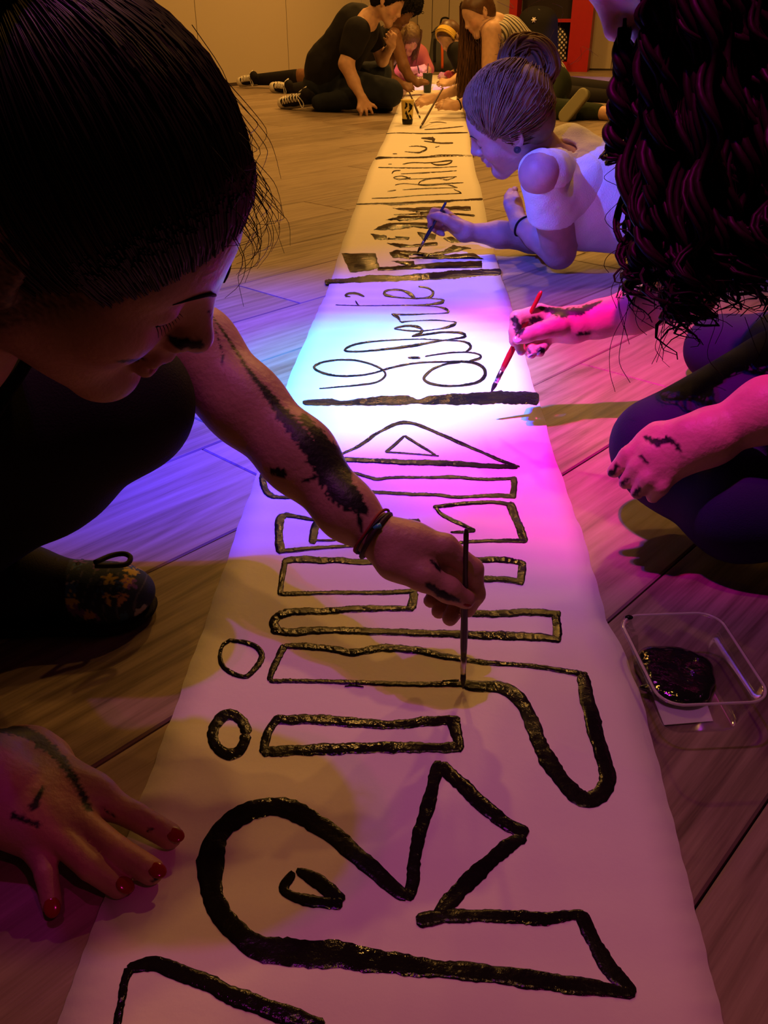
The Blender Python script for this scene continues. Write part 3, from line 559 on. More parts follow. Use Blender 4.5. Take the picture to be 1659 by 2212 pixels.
def paint_px(strokes, depth=None):                # where wet paint has smeared on skin: strokes as (pixel polyline, widths), on the surface turned to the viewer
    def f(v, n):
        q = proj(v); m = np.zeros(len(v)); view = np.array([0, 0, CAMH])-v; fac = (view*n).sum(1) > -.002
        jit = hsh(v*260)*.28+hsh(v*700)*.2+hsh(v*90)*.15
        for pts, ws in strokes:
            pts = np.asarray(pts, float); ws = np.broadcast_to(np.asarray(ws, float), (len(pts),))
            for i in range(len(pts)-1):
                a, b = pts[i], pts[i+1]; d = b-a; t = np.clip(((q[:, :2]-a)@d)/(d@d+1e-9), 0, 1)
                dist = np.linalg.norm(q[:, :2]-a-t[:, None]*d, axis=1); w_ = (ws[i]+(ws[i+1]-ws[i])*t)/2
                m = np.maximum(m, np.clip((w_*(1+jit)-dist)/1.6+.5, 0, 1)*fac)
        return m
    return f
def skin_col(base, T=None, s=1.0, lips=None, smear=None, extra=None, hairline=None):
    base = np.asarray(base, float)
    def f(v, n):
        c = np.tile(base, (len(v), 1)); c *= (1+.10*hsh(v*45))[:, None]
        if T is not None:
            for p, r, col, a in ((T(.101, 0, -.052), .013, lips, .75), (T(.100, 0, -.064), .012, lips, .75), (T(.094, .012, -.056), .008, lips, .7), (T(.094, -.012, -.056), .008, lips, .7), (T(.066, .042, -.022), .028, (base*np.array([1.12, .82, .78])), .6), (T(.066, -.042, -.022), .028, (base*np.array([1.12, .82, .78])), .6)):
                if col is None: continue
                w_ = np.clip(1.4-np.linalg.norm(v-p, axis=1)/(r*s)*1.0, 0, 1)[:, None]*a; c = c*(1-w_)+np.asarray(col)*w_
        if hairline is not None:
            R_, t_, p0, nn = hairline; dd = ((v-t_)@R_-np.array(p0))@nrm(nn); m = np.clip(1-dd/.022, 0, 1)**1.6*(.75+.35*hsh(v*400))*(np.linalg.norm(v-t_, axis=1) < .16); m = np.clip(m, 0, .95)[:, None]; c = c*(1-m)+np.array([.02, .011, .008])*m
        if extra is not None: c = extra(v, n, c)
        if smear is not None:
            m = smear(v, n)[:, None]; c = c*(1-m)+np.array([.010, .009, .010])*m
        return c
    return f
def nail(name, tip, d, n, m, parent, w_=.0052, l_=.0065):
    R = frame(d, n); return MB().ell(np.asarray(tip)+R[:, 2]*.0, (l_, w_, .0016), R, 8).build(name, m, parent)
def brows(b, T, parent, w_=1.0, n=10):                # eyebrows and lashes laid on the modelled face
    def on(y, z, off):
        x = np.linspace(.13, .04, 181); f = b.field(np.array([T(q, y, z) for q in x])); k = int(np.argmax(f < 0)); return T(x[k]+off, y, z)
    for y in (-1, 1):
        q = spline([on(y*.009, .0215, .0006), on(y*.020, .0275, .0008), on(y*.034, .0290, .0008), on(y*.047, .0235, .0006)], n)
        MB().tube(q, np.array([.0018, .0028, .0032, .0032, .0031, .0029, .0025, .0020, .0014, .0007])*w_, 6, True, .45).build('eyebrow', 'brow', parent)
        e = spline([on(y*.0195, .0025, .0002), on(y*.026, -.0005, .0003), on(y*.034, -.0018, .0003), on(y*.0455, .0010, .0002)], n); mb = MB().tube(e, .0010*w_, 5)
        fx = nrm(T(1, 0, 0)-T(0, 0, 0)); fz = nrm(T(0, 0, 1)-T(0, 0, 0)); fy = nrm(T(0, y, 0)-T(0, 0, 0))
        for k in range(1, n): mb.tube([e[k], e[k]+fx*.0030+fy*.0005*(k-4)-fz*.0010, e[k]+fx*.0052+fy*.0010*(k-4)-fz*.0026], [.0004, .0003, .00012], 3, False)
        mb.build('eyelashes', 'brow', parent)
def hair_cap(R, t, s, pl=((.070, 0, .070), (.80, 0, -.60)), grow=1.0, edge=.022, extra=None):
    T = lambda x, y, z: np.asarray(t)+R@(np.array([x, y, z])*s)
    b = Body(); b.ell(T(-.014, 0, .036), np.array([.101, .083, .093])*s*grow, R, .01); b.ell(T(.032, 0, .038), np.array([.0625, .066, .060])*s*grow, R, .03)
    b.ell(T(-.050, 0, -.02), np.array([.055, .066, .060])*s, R, .03)
    b.plane(T(*pl[0])+R@nrm(pl[1])*.004, R@nrm(pl[1]), edge)
    if extra: extra(b, T)
    return b, T
def strands(mb, R, t, s, n, anchor, pl=((.070, 0, .070), (.80, 0, -.60)), r=.0009, lift=(.0, .006), seed=1, segs=12, rs=1.0):
    rg = np.random.default_rng(seed); C = np.array([-.010, 0, .036]); rad = np.array([.104, .086, .096])*rs; p0 = np.array(pl[0]); nn = nrm(pl[1]); anchor = np.asarray(anchor, float)
    for i in range(n):
        ph = rg.uniform(-1.75, 1.75)
        # start on the hairline: march a direction on the ellipsoid until it meets the plane
        dirn = np.array([math.cos(ph), math.sin(ph), 0]); lo_, hi_ = -1.5, 1.5
        for _ in range(18):
            mid = (lo_+hi_)/2; p = C+rad*np.array([math.cos(mid)*dirn[0], math.cos(mid)*dirn[1], math.sin(mid)])
            if (p-p0)@nn > 0: lo_ = mid
            else: hi_ = mid
        st = C+rad*np.array([math.cos(hi_)*dirn[0], math.cos(hi_)*dirn[1], math.sin(hi_)])
        st = st-nn*rg.uniform(.006, .05)
        u = np.linspace(0, 1, segs)[:, None]; q = st*(1-u)+anchor*u; q += np.cross(anchor-st, C-st)*np.sin(u*math.pi)*rg.normal()*.25
        l = (q-C)/rad; k = np.linalg.norm(l, axis=1)[:, None]; lf = 1+rg.uniform(*lift)/.09*np.sin(u*math.pi)
        q = C+l/k*rad*lf; w_ = np.clip((u-.85)/.15, 0, 1); q = q*(1-w_)+anchor*w_
        mb.tube((np.asarray(t)+(R@(q.T*s)).T), np.linspace(1, .7, segs)*r*rg.uniform(.6, 1.5), 3, False)
def babyhair(mb, b, cap, R, t, pl, n, seed):          # short roots that carry the hair off the skin at the hairline
    rg = np.random.default_rng(seed); p0 = np.array(pl[0]); nn = nrm(pl[1]); C = np.array([-.010, 0, .036]); e1 = np.array([-nn[2], 0, nn[0]]); st, en = [], []
    for i in range(n):
        a = rg.uniform(-1.55, 1.55); d = e1*math.cos(a)+np.array([0, 1, 0])*math.sin(a); c0 = p0-e1*((p0-C)@e1); f = rg.uniform(-.002, .011)
        st.append(c0+d*.16+nn*f); en.append(c0+d*.16-nn*rg.uniform(.012, .03))
    def land(q, bodies):
        q = np.array(q); c0 = p0-e1*((p0-C)@e1); u = np.linspace(0, 1, 90); ax = c0+nn*((q-c0)@nn)[:, None]
        pts = q[:, None]*(1-u)[None, :, None]+ax[:, None]*u[None, :, None]; W_ = t+pts@R.T; D = np.min([x.field(W_) for x in bodies], 0); k = np.argmax(D < 0, 1)
        return W_[np.arange(len(q)), np.maximum(k, 1)-1]
    A_, B_ = land(st, [b]), land(en, [b, cap])
    for p, q in zip(A_, B_):
        o_ = nrm((p+q)/2-t)*.0022; mb.tube([p, p*.6+q*.4+o_, q+o_*.4], np.array([.0005, .0010, .0011])*rg.uniform(.7, 1.5), 3, False)
def brush(name, tip, top, parts, label, r=.0032, group=None):
    tip, top = np.asarray(tip, float), np.asarray(top, float); L = np.linalg.norm(top-tip); ax = (top-tip)/L
    t = thing(name, tip, label, 'paintbrush', group); p = lambda u: tip+ax*L*u
    MB().lathe([(.0003, 0), (r*.55, .006), (r*.95, .014), (r*.85, .022)], 12, tip, ax, True).build('bristles', 'bristle', t)
    MB().lathe([(r*.85, .018), (r*.9, .024), (r*.9, .026), (r*1.02, .027), (r*.95, .030), (r*.95, .044)], 14, tip, ax, True).build('ferrule', 'ferrule', t)
    pr = [(r*.95, .042), (r*1.12, .052), (r*1.2, .07), (r*.95, L*.6), (r*.78, L*.85), (r*.82, L-.006), (r*.5, L-.001), (.0002, L)]
    MB().lathe(pr, 14, tip, ax, True).build('handle', parts, t); return t
def torus(mb, c, ax, R_, r_, n=28, m=8, wob=0, sq=1.0):
    Q = np.array(Vector(ax).to_track_quat('Z', 'Y').to_matrix()); a = np.linspace(0, 2*math.pi, n, endpoint=False)
    pts = np.stack([np.cos(a)*R_, np.sin(a)*R_*sq, wob*np.sin(3*a)], 1)@Q.T+np.asarray(c); b = np.linspace(0, 2*math.pi, m, endpoint=False)
    rad = np.stack([np.cos(a), np.sin(a), 0*a], 1)@Q.T; z = Q[:, 2]
    vs = (pts[:, None]+r_*(np.cos(b)[None, :, None]*rad[:, None]+np.sin(b)[None, :, None]*z)).reshape(-1, 3)
    return mb.add(vs, [(i*m+j, ((i+1) % n)*m+j, ((i+1) % n)*m+(j+1) % m, i*m+(j+1) % m) for i in range(n) for j in range(m)])
def merge(bodies, vox, name, m, parent, wob=None):
    vs, fs, b = [], [], 0
    for q in bodies:
        v, f = q.mesh(vox); vs.append(v); fs.append(f+b); b += len(v)
    v = np.vstack(vs); 
    if wob is not None: v = wob(v)
    return mesh_obj(name, v, np.vstack(fs), m, parent)
# ================================================================ A: girl leaning in from the left, painting the near letters
A = thing('person', (-.55, .70, 0), 'girl in black crouching nearest at left, dark hair pulled back, brush in her hand', 'person')
RA = np.stack([(0.755, .026, -.655), (.164, .96, .228), (.634, -.28, .721)], 1); RA = np.stack([nrm(RA[:, 0]), np.cross(nrm(RA[:, 2]), nrm(RA[:, 0])), nrm(RA[:, 2])], 1); tA = np.array([-.1981, .5808, .4888])
b = Body(); TA = head(b, RA, tA)
nb_ = TA(-.055, 0, -.175); b.cone(TA(-.022, 0, -.05), nb_, .052, .056, .03)
lsh, rsh = np.array([-.40, .84, .35]), np.array([-.46, .50, .34])
b.cone(nb_, lsh, .058, .05, .04); b.cone(nb_, rsh, .058, .05, .04)
larm = [lsh, V(415, 760, .89), V(530, 875, .87), V(645, 985, .85), V(750, 1103, .83), V(822, 1166, .82)]
b.chain(larm, [.05, .046, .0375, .0345, .0255, .0180], .02)
# left hand round the brush
wr = V(822, 1166, .82)
idx = [V(960, 1182, .815), V(1019, 1230, .826), V(1026, 1283, .838), V(1010, 1317, .843)]
mid = [V(948, 1200, .843), V(1012, 1262, .862), V(990, 1308, .862), V(972, 1335, .852)]
rin = [V(928, 1214, .862), V(985, 1278, .880), V(960, 1312, .876), V(948, 1320, .868)]
pin = [V(905, 1224, .876), V(950, 1280, .893), V(938, 1294, .888), V(929, 1298, .882)]
thm = [V(852, 1214, .812), V(915, 1245, .806), V(968, 1274, .812), V(1006, 1297, .8215)]
b.cone(wr, V(880, 1192, .828), .0180, .025, .012); b.cone(V(880, 1192, .828), V(925, 1212, .84), .026, .022, .02)
for f in (idx, mid, rin, pin): b.cone(wr*.8+f[0]*.2, f[0], .0165, .0125, .012)
b.chain(idx, [.0125, .0108, .0095, .0078], .005); b.chain(mid, [.0125, .0105, .0094, .008], .004); b.chain(rin, [.012, .010, .009, .0078], .004); b.chain(pin, [.011, .0088, .008, .007], .004)
b.chain(thm, [.018, .0130, .0112, .0085], .008)
# right hand flat on the floor, fingers spread
w1, w2 = P(-45, 1655, .055), P(-40, 1730, .05)
relb = np.array([-.56, .50, .17]); b.cone(rsh, relb, .05, .042, .02); b.cone(relb, (w1+w2)/2, .042, .030, .02)
F1 = [[P(196, 1718, .030), P(290, 1762, .025), P(366, 1806, .0155)], [P(162, 1768, .033), P(250, 1836, .027), P(326, 1882, .0155)], [P(122, 1802, .033), P(196, 1872, .026), P(257, 1914, .0115)], [P(84, 1808, .028), P(100, 1888, .022), P(112, 1952, .0095)]]
rr = [[.0135, .0112, .0105], [.0128, .0112, .0105], [.0122, .0106, .0098], [.0115, .0088, .0078]]
for f, r_ in zip(F1, rr):
    b.cone((w1+w2)/2, f[0], .030, r_[0], .014); b.chain(f, r_, .0018)
b.cone(w1, P(60, 1640, .036), .028, .024, .02); b.cone(P(60, 1640, .036), F1[0][0], .024, .016, .02); b.cone(w2, F1[3][0], .024, .014, .02)
b.chain([P(35, 1612, .036), P(112, 1640, .024), P(165, 1692, .014)], [.017, .014, .010], .012)
smA = paint_px([(((0, 1573), (60, 1582), (98, 1606), (140, 1650), (170, 1700), (192, 1748)), (20, 24, 22, 20, 16, 15)), (((80, 1612), (118, 1614)), (10, 12)), (((92, 1702), (70, 1748)), (10, 16)), (((30, 1762), (82, 1782)), (14, 12)),
    (((450, 672), (487, 722), (530, 790), (566, 836)), (3, 6, 7, 12)), (((462, 700), (480, 760), (482, 810)), (2, 4, 2)), (((566, 836), (620, 905), (670, 965), (715, 1020), (748, 1070), (788, 1105)), (16, 30, 40, 62, 62, 16)), (((770, 1085), (776, 1120), (781, 1148)), (18, 12, 5)), (((655, 900), (705, 965), (735, 985), (755, 1030)), (16, 34, 30, 14)),
    (((596, 1020), (612, 1022)), (22, 16)), (((655, 1040), (678, 1032)), (5, 7)), (((545, 818), (560, 832)), (6, 8)), (((925, 1264), (955, 1285), (990, 1297)), (13, 19, 10)), (((930, 1210), (950, 1230)), (5, 8)),
    (((364, 728), (392, 744), (432, 744)), (10, 24, 20)), (((253, 781), (285, 780), (322, 772)), (6, 7, 3)), (((225, 1748), (246, 1762)), (5, 7)), (((330, 1905), (342, 1888)), (10, 12)), (((318, 1795), (335, 1788)), (5, 4))])
bA = b; b.build('body', .0026, 'skin', A, skin_col((.50, .27, .18), TA, 1.0, (.36, .10, .09), smA, None, (RA, tA, (.074, 0, .066), (.86, 0, -.50))))
for f in F1:
    d = nrm(f[2]-f[1]); up = nrm(nrm(np.array([0, 0, CAMH])-f[2])*.30+np.array([0, 0, .62])+d*.36); nail('fingernail', f[2]+d*.0030+up*(.0094 if f is not F1[3] else .0069), d, up, 'rednail', A, .0062, .0078)
d = nrm(thm[3]-thm[2]); nail('fingernail', thm[3]+nrm(np.array([0, 0, CAMH])-thm[3])*.0075+d*.002, d, nrm(np.array([0, 0, CAMH])-thm[3])+np.array([0, 0, .4]), 'rednail', A, .0055, .0070)
# hair: pulled back tight to a tail above the frame, with loose wisps at the brow
capb, _ = hair_cap(RA, tA, 1.0, ((.074, 0, .066), (.86, 0, -.50)))
anc = (-.115, -.0, .105); capb.ell(TA(-.120, 0, .105), (.050, .055, .045), RA, .02)
hv, hf = capb.mesh(.004); mb = MB(); mb.v = [tuple(p) for p in hv]; mb.f = [tuple(q) for q in hf]
strands(mb, RA, tA, 1.0, 900, anc, ((.074, 0, .066), (.86, 0, -.50)), .0008, (0, .004), 3)
babyhair(mb, bA, capb, RA, tA, ((.074, 0, .066), (.86, 0, -.50)), 900, 9)
rg = np.random.default_rng(5)
for i in range(60):                                # wisps standing off the hairline
    u = rg.uniform(0, 1); y = rg.uniform(-.03, .035); z = .070+.055*u; x = .084-.075*u*u
    s0 = np.array([x, y, z]); o_ = np.array([.020+.016*rg.random(), rg.normal()*.008, .004-.030*rg.random()])*(1 if rg.random() < .6 else .6)
    q = np.array([s0-np.array([.012, 0, -.008]), s0+o_*.35+np.array([.004, 0, .004]), s0+o_*.8, s0+o_+np.array([-.004+.008*rg.normal(), .004*rg.normal(), -.012])])
    mb.tube(np.array([TA(*p) for p in spline(q, 10)]), np.linspace(.00034, .00015, 10), 3, False)
mb.build('hair', 'hair', A)
brows(bA, TA, A)
# clothes
top = Body(); chest = np.array([-.50, .68, .27]); pel = np.array([-.70, .70, .20])
top.ell(chest, (.13, .165, .12), None, .05).cone(chest, pel, .12, .13, .06).cone(nb_+np.array([-.09, -.07, -.055]), chest, .05, .10, .05).cone(nb_+np.array([-.07, .09, -.055]), chest, .05, .10, .05)
merge([top], .007, 'tank_top', 'black', A, None)
stp = spline([V(100, 735, .60), V(70, 765, .595), V(25, 835, .585), V(-30, 915, .58), V(-120, 980, .58)], 16)
MB().tube(stp, .0045, 8, True, .35, (0, -1, .6)).build('strap', 'black', A)
leg = Body(); knee = np.array([-.245, .752, .285]); ank = np.array([-.455, .785, .105]); hip = np.array([-.66, .74, .20])
leg.cone(hip, knee, .10, .062, .03).cone(knee, knee+(ank-knee)*.45, .060, .058, .03).cone(knee+(ank-knee)*.4, ank, .060, .046, .03)
leg.cone(np.array([-.68, .62, .20]), np.array([-.62, .42, .08]), .10, .062, .03).cone(np.array([-.62, .42, .08]), np.array([-.92, .50, .06]), .058, .04, .03).ell(pel, (.14, .17, .13), None, .05)
leg.build('leggings', .006, 'black', A)
# floral canvas shoe
sh0 = Body(); toe, heel = P(292, 1322, .0), np.array([-.50, .79, 0]); sd = nrm((toe-heel)*np.array([1, 1, 0])); sl_ = np.array([-sd[1], sd[0], 0]); SL = np.linalg.norm(toe-heel)
sp = lambda x, y, z: heel+sd*x+sl_*y+np.array([0, 0, z])
sh0.cone(sp(.03, 0, .045), sp(.10, 0, .055), .036, .036, .02).cone(sp(.10, 0, .050), sp(SL-.02, -.004, .032), .036, .028, .02).ell(sp(SL-.025, -.003, .030), (.052, .040, .030), np.stack([sd, sl_, [0, 0, 1]], 1), .02).cone(sp(.04, 0, .06), ank, .038, .042, .02).plane((0, 0, .010), (0, 0, -1))
def shoecol(v, n):
    x = (v-heel)@sd; y = (v-heel)@sl_; c = np.tile(np.array([.012, .012, .014]), (len(v), 1)); m = x > SL-.062
    c[m] = (.030, .045, .065); rg = np.random.default_rng(11)
    seam = m & (np.abs(((x-SL)*1.0+y*y*9)*160 % 2-1) < .12); c[seam] = (.10, .10, .11)
    for i in range(80):
        p = sp(SL-.06+.085*rg.random(), rg.uniform(-.045, .045), .02+.045*rg.random()); cc = [(.62, .45, .06), (.45, .42, .38), (.05, .12, .22), (.55, .30, .10), (.20, .08, .30)][i % 5]
        # five-petal flowers
        d = v-p; dx, dy, dz = d@sd, d@sl_, d[:, 2]; r_ = np.sqrt(dx**2+dy**2+dz**2); th = np.arctan2(dy+.4*dz, dx); k = m & (r_ < .0056*(1+.45*np.cos(5*th+i)) + .0012); c[k] = cc; c[m & (r_ < .0014)] = (.65, .45, .05) if i % 5 else (.05, .05, .2)
    return c
floral = mat('floral_canvas', rough=.7, spec=.12, vcol=True, bump=.1, bscale=500)
sv = sh0.build('shoe', .0022, floral, A, shoecol)
so = Body().cone(sp(.025, 0, .010), sp(SL-.025, -.004, .010), .036, .042, .01).ell(sp(SL-.03, -.003, .010), (.058, .046, .012), np.stack([sd, sl_, [0, 0, 1]], 1), .01).plane((0, 0, .001), (0, 0, -1)).plane((0, 0, .014), (0, 0, 1))
v_, f_ = so.mesh(.004); mesh_obj('sole', v_, f_, 'black', sv)
lp = [P(205, 1215, .085), P(240, 1200, .082), P(268, 1196, .08), P(282, 1205, .078), P(272, 1219, .076), P(240, 1222, .078), P(205, 1222, .082)]
mb = MB().tube(spline(lp, 30), .0030, 7)
for k in range(3): mb.tube([sp(.115+.022*k, -.028, .068-.006*k), sp(.118+.022*k, 0, .084-.007*k), sp(.115+.022*k, .028, .068-.006*k)], .0028, 6)
mb.build('shoelace', 'blacklace', sv)
ax = nrm(larm[5]-larm[4])
torus(MB(), V(812, 1157, .821), ax+np.array([.15, .1, 0]), .0242, .0023).build('bracelet', 'bracelet', A)['label'] = 'dark leather bracelet'
torus(MB(), V(803, 1147, .822), ax+np.array([-.1, .15, .1]), .0250, .0014, wob=.001).build('bracelet', 'redcord', A)['label'] = 'thin red cord bracelet'
q = V(812, 1157, .821); torus(MB(), V(808, 1152, .8215), ax, .0246, .0015, 24, 6).build('bracelet', 'bracelet', A)
MB().tube([V(808, 1143, .798), V(815, 1138, .798), V(822, 1134, .799)], .0026, 8).build('bead', 'bead', A)
brush('paintbrush', P(1000, 1489, .006), np.array([.075, .681, .192]), 'darkwood', 'dark handled paintbrush held upright by the girl in black, tip on a letter curve', .0031)
# ================================================================ B: curly-haired girl kneeling at right
Bp = thing('person', (.75, 1.1, 0), 'girl hidden behind long dark curly hair, one hand resting on her navy-clad knee', 'person')
fB = nrm((-.55, -.10, -.83)); RB = frame(fB, (-.83, .05, .5)); nzB = V(1316, 84, 1.0); tB = nzB-RB@np.array([.117, 0, -.022])
b = Body(); TB = head(b, RB, tB)
nbB = np.array([.56, 1.18, .53]); b.cone(TB(-.03, 0, -.05), nbB, .052, .058, .03)
rs, ls = np.array([.60, 1.36, .45]), np.array([.66, 1.02, .45]); b.cone(nbB, rs, .058, .05, .04).cone(nbB, ls, .058, .05, .04)
ra = [rs, V(1490, 628, 1.341), V(1368, 672, 1.378), V(1292, 690, 1.388), V(1238, 702, 1.388)]; b.chain(ra, [.05, .040, .0325, .0268, .0235], .02)
wB = ra[-1]; iB = [V(1166, 674, 1.378), V(1116, 686, 1.364), V(1112, 716, 1.362), V(1110, 738, 1.364)]; mB = [V(1168, 690, 1.397), V(1124, 712, 1.392), V(1121, 742, 1.388), V(1126, 758, 1.383)]
rB = [V(1178, 708, 1.406), V(1144, 738, 1.406), V(1144, 758, 1.397), V(1148, 765, 1.392)]; pB = [V(1190, 722, 1.411), V(1172, 748, 1.411), V(1164, 758, 1.401), V(1166, 760, 1.397)]; tB_ = [V(1205, 704, 1.364), V(1168, 714, 1.349), V(1138, 724, 1.343), V(1118, 732, 1.343)]
for f in (iB, mB, rB, pB): b.cone(wB, f[0], .021, .0125, .016)
b.chain(iB, [.0125, .0105, .0092, .0078], .005).chain(mB, [.0125, .0105, .0092, .0078], .004).chain(rB, [.012, .010, .009, .0078], .004).chain(pB, [.011, .009, .0085, .0085], .004).chain(tB_, [.018, .0125, .0108, .0085], .008)
wl = V(1532, 944, 1.0); b.chain([ls, np.array([.60, .86, .22]), V(1659, 884, .98), wl], [.05, .042, .034, .0265], .02)
FB = [[V(1396, 955, 1.03), V(1357, 984, 1.035), V(1326, 1018, 1.045)], [V(1406, 980, 1.015), V(1376, 1010, 1.02), V(1351, 1042, 1.03)], [V(1424, 1002, 1.01), V(1398, 1036, 1.01), V(1376, 1064, 1.02)], [V(1448, 1022, 1.01), V(1426, 1052, 1.01), V(1410, 1074, 1.02)]]
for f, r_ in zip(FB, ([.0125, .0105, .0085], [.0125, .0105, .0085], [.012, .010, .008], [.0115, .0095, .0075])): b.cone(wl, f[0], .026, r_[0], .016); b.chain(f, r_, .005)
b.chain([V(1480, 935, 1.0), V(1420, 938, 1.03), V(1372, 968, 1.05)], [.018, .013, .010], .01)
smB = paint_px([(((1163, 664), (1215, 676), (1255, 672), (1300, 650)), (8, 22, 18, 5)), (((1112, 690), (1120, 715), (1135, 700)), (14, 22, 10)), (((1150, 692), (1168, 690)), (14, 10)), (((1165, 757), (1172, 757)), (16, 14)), (((1250, 722), (1275, 720)), (9, 5)), (((1140, 752), (1146, 762)), (8, 6)),
    (((1395, 945), (1420, 955), (1450, 950)), (10, 18, 8)), (((1440, 945), (1462, 962), (1475, 985)), (9, 9, 4)), (((1320, 1022), (1333, 1006)), (14, 10)), (((1345, 1045), (1356, 1034)), (12, 8)), (((1372, 1068), (1382, 1056)), (12, 8)), (((1385, 985), (1398, 1000)), (6, 8))])
b.build('body', .0035, 'skin', Bp, skin_col((.58, .34, .25), TB, 1.0, (.42, .14, .13), smB))
vw = lambda p: nrm(np.array([0, 0, CAMH])-p)
nail('fingernail', tB_[3]+vw(tB_[3])*.0072, tB_[3]-tB_[2], vw(tB_[3])+np.array([0, 0, .5]), 'palenail', Bp, .006, .0075)
for f in (mB, rB, pB): nail('fingernail', f[3]+vw(f[3])*.0065+np.array([-.002, 0, -.002]), f[3]-f[2], vw(f[3]), 'palenail', Bp, .0045, .005)
bd = Body(); hipB = np.array([.86, 1.12, .18]); bd.cone(nbB+np.array([.06, 0, -.06]), hipB, .10, .14, .05).cone(rs, ls, .056, .056, .05)
merge([bd], .009, 'dark_top', 'dark', Bp)
kB = V(1424, 962, 1.12); lg = Body().cone(np.array([.80, 1.14, .20]), kB, .105, .056, .03).cone(V(1700, 845, 1.12), kB, .083, .052, .03).cone(kB, V(1470, 1010, 1.12), .052, .055, .02).cone(V(1450, 1010, 1.12), V(1600, 1098, 1.05), .052, .060, .03).cone(V(1600, 1098, 1.05), V(1800, 1120, 1.0), .060, .045, .03).cone(np.array([.84, 1.26, .16]), np.array([.62, 1.55, .06]), .09, .055, .03).cone(np.array([.62, 1.55, .06]), np.array([.95, 1.6, .055]), .055, .04, .03).plane((0, 0, .004), (0, 0, -1))
lg.build('leggings', .006, 'navy', Bp)
# ringlets
mb = MB(); rg = np.random.default_rng(21)
sc_ = Body(); sc_.ell(TB(-.014, 0, .036), (.104, .086, .096), RB, .01).ell(TB(-.045, 0, -.03), (.06, .075, .075), RB, .03).plane(TB(.066, 0, .06), RB@nrm((.8, 0, -.6)), .006)
hv, hf = sc_.mesh(.006); mb.v = [tuple(p) for p in hv]; mb.f = [tuple(q) for q in hf]
def ringlet(root, end, r0, cr, turns, seed, thick=1.0, tailcurl=1.0, nsub=3, scalp=None):
    rg = np.random.default_rng(seed); n = 75; u = np.linspace(0, 1, n); root, end = np.asarray(root), np.asarray(end)
    mid = (root+end)/2+rg.normal(size=3)*.012+np.array([0, 0, .02])
    base = spline([scalp, scalp*.5+root*.5+np.array([0, 0, .03]), root, mid, end], n) if scalp is not None else ((1-u)**2)[:, None]*root+(2*u*(1-u))[:, None]*mid+(u**2)[:, None]*end
    ph = rg.uniform(0, 6.28); tl = np.clip((u-.80)/.20, 0, 1); amp = cr*(.10+.35*u+.65*u*u)*(1+.35*tailcurl*tl); a = ph+2*math.pi*(turns*(u**1.35)+.5*tailcurl*tl**1.3)
    base = np.stack([np.interp(u-.07*tl**2*tailcurl, u, base[:, k]) for k in range(3)], 1); c = base+np.stack([np.cos(a)*amp, np.sin(a)*amp, np.zeros(n)], 1); c[:, 2] += np.clip(u-.86, 0, 1)**1.5*.35*cr/.012*tailcurl*np.abs(np.sin(a))*.6
    rad = r0*thick*(.55+.9*np.sin(np.pi*np.clip(u*.8+.1, 0, 1)))*np.clip((1-u)*6, .12, 1)
    for k in range(nsub):
        o_ = rad*.75; a2 = a*.5+k*2.1+ph; mb.tube(c+np.stack([np.cos(a2)*o_, np.sin(a2)*o_, 0*u], 1), rad*.62, 5, False)
    for k in range(1):
        o_ = rad*1.0+.003*u; a2 = a*.3+k*3+ph*2; mb.tube((c[::3]+np.stack([np.cos(a2)*o_, np.sin(a2)*o_, .004*np.sin(u*30+k)], 1)[::3]+rg.normal(size=(n//3, 3))*.0008)[:20], .00032, 3, False)
for i in range(300):
    x = rg.uniform(1400, 1790); yy = rg.uniform(-90, 10); z0 = rg.uniform(.90, 1.06)
    xe = x+rg.normal()*22+(1500-x)*.05; f = (xe-1340)/320
    ye = np.interp(xe, [1330, 1380, 1440, 1490, 1560, 1620, 1700, 1800], [620, 720, 790, 750, 665, 700, 720, 730])-abs(rg.normal())*55*(1 if i % 3 else .25)
    if rg.random() < .62:
        q_ = [(1366, 690), (1388, 650), (1448, 775), (1468, 765), (1526, 740), (1530, 730), (1602, 690), (1618, 680), (1680, 700), (1715, 700), (1760, 700)][int(np.clip((x-1400)/390*11, 0, 10.9))]; xe = q_[0]+rg.normal()*14; ye = q_[1]+85-abs(rg.normal())*34
    else: ye = rg.uniform(330, 600)
    ph_ = rg.uniform(-.3, 2.6); el_ = rg.uniform(-.35, 1.2); sp_ = TB(-.012-.096*math.cos(ph_-.6)*math.cos(el_), .088*math.sin(ph_+.25)*math.cos(el_), .036+.096*math.sin(el_))
    z1 = rg.uniform(1.0, 1.14); ringlet(V(x, yy+60, z0), V(max(xe, 1405 if ye < 450 else 1362), ye, z1), .0052, .013, rg.uniform(4.0, 7.0), 100+i, rg.uniform(.5, 1.25), rg.uniform(.5, 1.9), 3, sp_)
for i in range(70):                                # the far side of the head
    a_ = rg.uniform(-2.4, -.4); el_ = rg.uniform(-.3, 1.2); s0 = TB(-.03-.09*math.cos(el_)*rg.uniform(-.2, 1), .09*math.sin(a_)*math.cos(el_), .036+.098*math.sin(el_)); e0 = np.array([rg.uniform(.36, .52), rg.uniform(1.16, 1.30), rg.uniform(.22, .34)]); ringlet(s0*.6+np.array([e0[0], e0[1], s0[2]])*.4-np.array([0, 0, .05]), e0, .0055, .012, 4.2, 2000+i, 1.0, 1.2, 3, s0)
